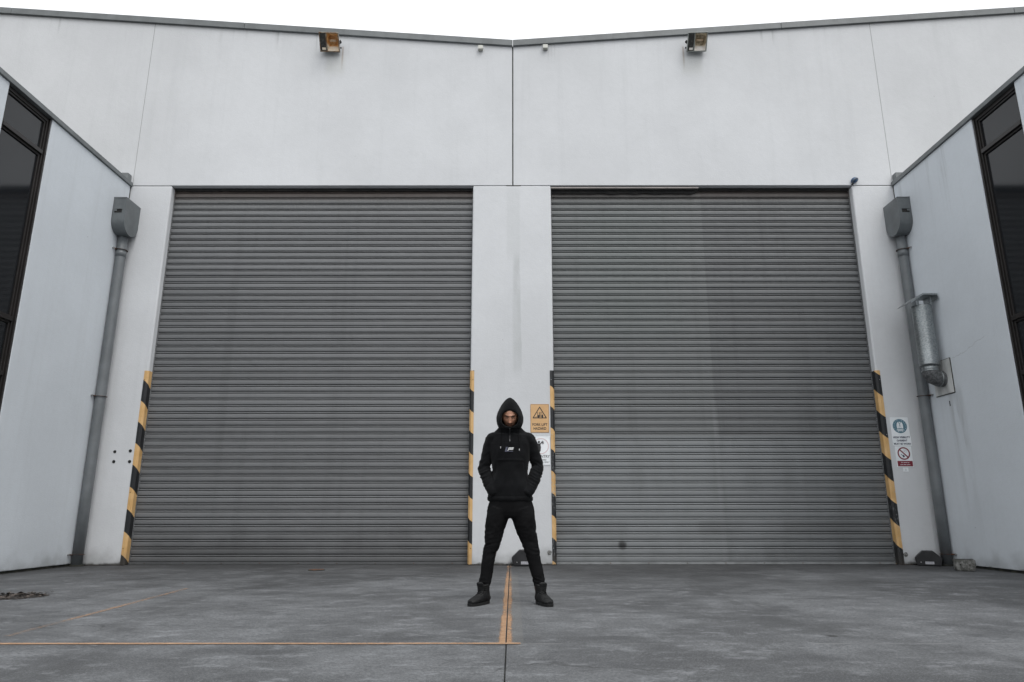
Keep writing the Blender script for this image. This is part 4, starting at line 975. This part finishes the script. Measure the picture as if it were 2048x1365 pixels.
# anorak
mCloth = M('black_cotton', rough=.95, spec=.14, k=.62); mCloth.b.inputs['Sheen Weight'].default_value = .05; mCloth.b.inputs['Sheen Roughness'].default_value = .5
mCloth.color(mCloth.mix(mCloth.ramp(mCloth.noise(7, detail=5), .3, .7), (.0060, .0064, .0074), (.0115, .0122, .0138))); mCloth.bump(mCloth.noise(220, detail=2), .0008)
mTrs = M('black_jersey', rough=.95, spec=.14, k=.66); mTrs.color(mTrs.mix(mTrs.ramp(mTrs.noise(9, detail=5), .3, .7), (.007, .007, .0078), (.0125, .0125, .0135))); mTrs.bump(mTrs.noise(200, detail=2), .0008)
bm = bmesh.new()
tz_ = [(.868, .196, .128, 0), (.880, .207, .140, 0), (.905, .206, .142, 0), (.93, .196, .138, 0), (1.00, .186, .140, -.004), (1.07, .168, .136, -.006), (1.13, .158, .134, -.006), (1.22, .168, .136, -.006), (1.30, .186, .140, -.004), (1.38, .200, .136, 0),
       (1.43, .190, .126, .004), (1.465, .182, .114, .006), (1.492, .152, .102, .006), (1.515, .124, .094, -.004), (1.537, .100, .086, -.022), (1.560, .078, .075, -.04)]
tube(bm, [(-.018, PY + dy, z) for z, a, b_, dy in tz_], [(a, b_) for z, a, b_, dy in tz_], 48)
for s, sh, el, wr, hd in arms:
    sh, el, wr, hd = map(Vector, (sh, el, wr, hd)); sh = sh + Vector((-s * .012, 0, -.005))
    ellipsoid(bm, sh + Vector((-s * .012, 0, -.006)), (.074, .084, .066)); ellipsoid(bm, sh + Vector((-s * .06, 0, .006)), (.085, .088, .060))
    tube(bm, [sh + Vector((0, 0, -.004)), sh + Vector((s * .006, 0, -.03)), sh * .7 + el * .3, sh * .35 + el * .65, el, el * .6 + wr * .4, el * .2 + wr * .8, wr * .6 + hd * .4, hd], [(.060, .076), (.065, .078), (.064, .072), (.057, .062), (.054, .058), (.056, .058), (.050, .054), (.046, .050), (.046, .040)], 28)
def fold(me, fn):
    me.update(); N = [v.normal.copy() for v in me.vertices]
    for v, n_ in zip(me.vertices, N): v.co += n_ * fn(v.co, n_)
    me.update()
me = remesh(bm, .0062, 7, 'anorak')
def hood_fold(p, n_):
    x = p.x + .018; d = 0
    arm = min(1, max(0, (abs(x) - .15) / .05))
    d += .0045 * nz(p, (9, 9, 9)) + .0036 * nz(p, (22, 22, 16), 4)
    # sleeve folds slant round the elbow and bunch at the cuff
    s_ = -1 if x < 0 else 1
    k = (p.z - 1.17) * 1.0 + s_ * x * .55
    d += arm * .0078 * (1 - abs(nz(Vector((x * .5, p.y, k)), (10, 10, 34), 9)) * 2.2) * math.exp(-((p.z - 1.12) / .16) ** 2)
    d += arm * .003 * nz(p, (14, 14, 26), 2)
    # diagonal pulls on the body and blousing above the hem
    if arm < .5:
        d += .0062 * nz(Vector((x + (p.z - 1.1) * .5 * s_, p.y, p.z)), (17, 6, 7), 12)
        d += .004 * nz(p, (18, 8, 5), 20) * math.exp(-((p.z - .98) / .10) ** 2)
        if n_.y < -.3:
            if abs(x - .005) < .116 and 1.222 < p.z < 1.240: d += .0042
            if abs(abs(x) - (.118 + (1.24 - p.z) * .16)) < .006 and .92 < p.z < 1.22: d -= .0015
            if abs(p.z - 1.392) < .0045: d -= .0015
    d -= .004 * math.exp(-((p.z - .912) / .006) ** 2)
    return d
fold(me, hood_fold)
hoodie = link('anorak', me, mCloth, person)
bvH = BVHTree.FromPolygons([v.co.copy() for v in me.vertices], [tuple(p.vertices) for p in me.polygons])
def on_chest(x, z, out=.001):
    h_ = bvH.ray_cast(Vector((x, 5.5, z)), Vector((0, 1, 0))); return Vector((x, h_[0].y - out, z)) if h_[0] else Vector((x, PY - .14, z))

# hood: shell of closed loops from the lining, round the rim, over the head to the nape
def hood_loop(y, cz, w, up, dn, pu, pd, cx=-.020, n=64, lean=0.0):
    L = []
    for k in range(n):
        a = 2 * math.pi * k / n; c_, s_ = math.cos(a), math.sin(a)
        p_ = pu if s_ >= 0 else pd
        r_ = 1 / ((abs(c_) ** p_ + abs(s_) ** p_) ** (1 / p_))
        x = w * r_ * c_; z = (up if s_ >= 0 else dn) * r_ * s_
        L.append(Vector((cx + x, y + lean * (z), cz + z)))
    return L
loops = [(6.455, 1.605, .080, .095, .070, 1.9, 2.2), (6.400, 1.603, .082, .070, .072, 2.3, 2.2), (6.366, 1.603, .077, .066, .074, 2.3, 2.3), (6.346, 1.603, .076, .067, .077, 2.2, 2.4), (6.336, 1.605, .081, .075, .083, 2.0, 2.5), (6.338, 1.609, .091, .093, .090, 1.75, 2.6),
         (6.352, 1.614, .104, .128, .094, 1.48, 2.7), (6.380, 1.618, .116, .161, .098, 1.38, 2.8), (6.402, 1.620, .122, .181, .102, 1.42, 2.8), (6.44, 1.620, .1245, .189, .108, 1.5, 2.8), (6.49, 1.620, .121, .183, .125, 1.6, 2.6),
         (6.535, 1.618, .110, .166, .135, 1.75, 2.4), (6.572, 1.615, .088, .135, .135, 1.9, 2.2), (6.595, 1.612, .055, .09, .11, 2, 2), (6.604, 1.61, .020, .03, .05, 2, 2)]
bm = bmesh.new(); rings = []
for y, cz, w, up, dn, pu, pd in loops:
    L = hood_loop(y, cz, w, up, dn, pu, pd, cx=-.0195); rings.append([bm.verts.new(p) for p in L])
for A_, B_ in zip(rings, rings[1:]):
    for k in range(64): bm.faces.new((A_[k], A_[(k + 1) % 64], B_[(k + 1) % 64], B_[k]))
bm.faces.new(rings[-1])
bmesh.ops.recalc_face_normals(bm, faces=bm.faces)
bmesh.ops.subdivide_edges(bm, edges=bm.edges[:], cuts=1, use_grid_fill=True, smooth=0.6)
me = bpy.data.meshes.new('hood'); bm.to_mesh(me); bm.free()
for p in me.polygons: p.use_smooth = True
def hfold(p, n_):
    d = .003 * nz(p, (13, 13, 10), 3) + .0022 * nz(p, (30, 30, 18), 8)
    d -= .0025 * math.exp(-((p.y - 6.352) / .004) ** 2) if n_.y < 0 else 0
    d += .0035 * nz(p, (10, 20, 40), 5) * math.exp(-((p.z - 1.53) / .04) ** 2); return d
fold(me, hfold); hood = link('hood', me, mCloth, hoodie)
# zip, drawcords, logo
mZip = M('zip_dark', rough=.35, metal=.4, color=(.03, .03, .032)); mTip = M('cord_tip', rough=.35, color=(.62, .62, .62))
bm = bmesh.new(); tube(bm, [on_chest(-.020, 1.535 - .0135 * k, .0012) for k in range(11)], (.0035, .0018), 8); z_ = finish(bm, 'zip', mZip, hoodie, True)
for zz in (1.520, 1.412):
    p0 = on_chest(-.020, zz, .003); bm = bmesh.new(); box(bm, p0.x - .003, p0.x + .003, p0.y - .003, p0.y, zz - .016, zz, .001); finish(bm, 'zip_pull', mZinc, hoodie)
for s, xa, za, xb, zb in ((-1, -.098, 1.530, -.101, 1.350), (1, .058, 1.530, .068, 1.330)):
    bm = bmesh.new(); P = [on_chest(xa + (xb - xa) * k / 14 + .003 * math.sin(k * .8), za + (zb - za) * k / 14, .0035) for k in range(15)]; tube(bm, P, .0032, 8); finish(bm, 'drawcord', mTrs, hoodie, True)
    e = P[-1]; bm = bmesh.new(); tube(bm, [e, e + Vector((.001, -.0005, -.018))], [.0036, .0034], 8); finish(bm, 'cord_tip', mTip, hoodie, True)
lg = on_chest(-.019, 1.326, .004)
mLogo = M('logo_white', k=.9, rough=.6, color=(.72, .72, .72)); mLogoG = M('logo_lilac', rough=.6, color=(.10, .105, .15))
ys = min(on_chest(-.019 + dx, 1.326 + dz, .003).y for dx in (-.035, -.017, 0, .017, .035) for dz in (-.016, 0, .016))
text_mesh('lettering', 'JSE', .060, .030, mLogo, hoodie, -.013, ys, 1.327, shear=.25, bold=.05, space=1.02, depth=.0006)
bm = bmesh.new(); prism_xz(bm, [(-.064, 1.308), (-.046, 1.308), (-.037, 1.346), (-.055, 1.346)], ys - .0004, ys + .004); finish(bm, 'logo_block', mLogoG, hoodie)
bm = bmesh.new(); prism_xz(bm, [(-.064, 1.303), (.008, 1.303), (.009, 1.308), (-.0635, 1.308)], ys - .0003, ys + .004); finish(bm, 'logo_block', mLogoG, hoodie)

# trousers
bm = bmesh.new()
tube(bm, [(-.012, PY, z) for z in (.93, .90, .86, .82, .78, .745, .722)], [(.160, .112), (.178, .120), (.196, .126), (.208, .126), (.216, .122), (.205, .112), (.17, .095)], 40)
LG = {-1: [(-.105, .80, .105), (-.130, .735, .100), (-.152, .66, .090), (-.162, .60, .083), (-.172, .53, .073), (-.180, .48, .064), (-.198, .435, .058), (-.212, .36, .057), (-.224, .27, .055), (-.232, .22, .052), (-.240, .175, .051), (-.244, .15, .048)],
      1: [(.080, .80, .108), (.103, .735, .104), (.118, .66, .096), (.133, .60, .086), (.155, .53, .073), (.166, .48, .067), (.180, .435, .064), (.196, .36, .060), (.219, .27, .056), (.230, .22, .053), (.238, .175, .050), (.242, .15, .047)]}
for s in (-1, 1): tube(bm, [(x, PY - .006, z) for x, z, r_ in LG[s]], [(r_, r_ * 1.08) for x, z, r_ in LG[s]], 28)
me = remesh(bm, .0058, 5, 'trousers')
def tfold(p, n_):
    d = .003 * nz(p, (10, 10, 8))
    s_ = -1 if p.x < -.012 else 1
    kn = math.exp(-((p.z - .46) / .075) ** 2); an = math.exp(-((p.z - .19) / .05) ** 2); th_ = math.exp(-((p.z - .62) / .12) ** 2)
    q_ = Vector((p.x, p.y, p.z + .25 * p.x * s_))
    d += (kn * .0050 + an * .0050 + th_ * .0018 + .0008) * (1 - 2.4 * abs(nz(q_ + Vector((0, 0, .02 * nz(p, (9, 9, 5), 6))), (9, 9, 34), 3)))
    d += .0035 * nz(p, (20, 20, 12), 31)
    d += th_ * .003 * nz(Vector((p.x, p.y, p.z - .9 * abs(p.x))), (12, 12, 26), 11)
    return d
fold(me, tfold); link('trousers', me, mTrs, person)

# boots
mBoot = M('black_leather', rough=.62, spec=.28, k=.65); mBoot.color(mBoot.mix(mBoot.ramp(mBoot.noise(14, detail=5), .35, .7), (.008, .0083, .0088), (.020, .0205, .021))); mBoot.bump(mBoot.noise(90, detail=3), .0008)
mSole = M('boot_sole', rough=.8, color=(.008, .008, .008))
def boot(cx, cy, ang, label):
    Mx = Matrix.Translation((cx, cy, 0)) @ Matrix.Rotation(ang, 4, 'Z')
    # local: toe towards -y, heel at y=+.075, toe tip at y=-.205
    def ap(bm_): 
        for v in bm_.verts: v.co = Mx @ v.co
        return bm_
    bm = bmesh.new()
    F = [(.078, .030, .028, .040), (.060, .036, .040, .046), (.02, .041, .052, .058), (-.03, .042, .052, .058), (-.07, .045, .043, .050), (-.11, .049, .034, .043), (-.15, .048, .028, .037), (-.18, .041, .023, .033), (-.200, .026, .016, .030)]
    tube(bm, [(0, y, zc_) for y, a_, b_, zc_ in F], [(a_, b_) for y, a_, b_, zc_ in F], 28, True, (0, 0, 1))
    tube(bm, [(0, .028, .05), (0, .028, .08), (0, .024, .11), (0, .020, .14), (0, .016, .165)], [(.043, .052), (.041, .050), (.041, .048), (.043, .049), (.044, .050)], 28)
    # tall padded tongue
    tube(bm, [(0, -.045, .075), (0, -.040, .11), (0, -.042, .145), (0, -.050, .172), (0, -.055, .182)], [(.030, .012), (.034, .012), (.038, .012), (.038, .011), (.030, .008)], 20)
    me = remesh(bm, .0045, 4, 'boot')
    def bf(p, n_):
        d = .0018 * nz(p, (30, 30, 30))
        if p.z > .095: d += .0012 * math.cos((p.z - .1) * 2 * math.pi / .017)
        if -.125 < p.y < -.02 and p.z > .04: d -= .0022 * max(0, math.cos(p.y * 2 * math.pi / .022))
        d -= .0025 * math.exp(-((p.y + .125) / .004) ** 2) + .002 * math.exp(-((p.y - .035) / .003) ** 2) * (p.z < .09)
        return d
    fold(me, bf)
    for v in me.vertices: v.co = Mx @ v.co
    b = link('boot', me, mBoot, person)
    bm = bmesh.new(); n = 40; P = []
    for k in range(n):
        a = 2 * math.pi * k / n; yy = -.064 + .146 * math.cos(a); ww = .0475 * (1 - .14 * math.cos(a) if math.cos(a) > 0 else 1 + .08 * math.cos(a) ** 2)
        P.append((ww * (1 if math.sin(a) >= 0 else -1) * abs(math.sin(a)) ** .6, yy))
    va = [bm.verts.new((x, y, .001)) for x, y in P]; vb = [bm.verts.new((x * 1.03, y * 1.01, .022)) for x, y in P]; bm.faces.new(va[::-1]); bm.faces.new(vb)
    for i in range(n): bm.faces.new((va[i], va[(i + 1) % n], vb[(i + 1) % n], vb[i]))
    ap(bm); finish(bm, 'sole', mSole, b)
    bm = bmesh.new()
    for k in range(5):
        y_, z_ = -.090 + k * .013, .083 + k * .012
        w_ = .030; tube(bm, [(-w_, y_ + .012, z_ - .012), (0, y_ - .004, z_ + .004), (w_, y_ + .012, z_ - .012)], .0026, 6, True, (0, 0, 1))
    ap(bm); finish(bm, 'laces', mTrs, b, True)
boot(-.252, 6.445, R(-31), None)
boot(.252, 6.435, R(20), None)
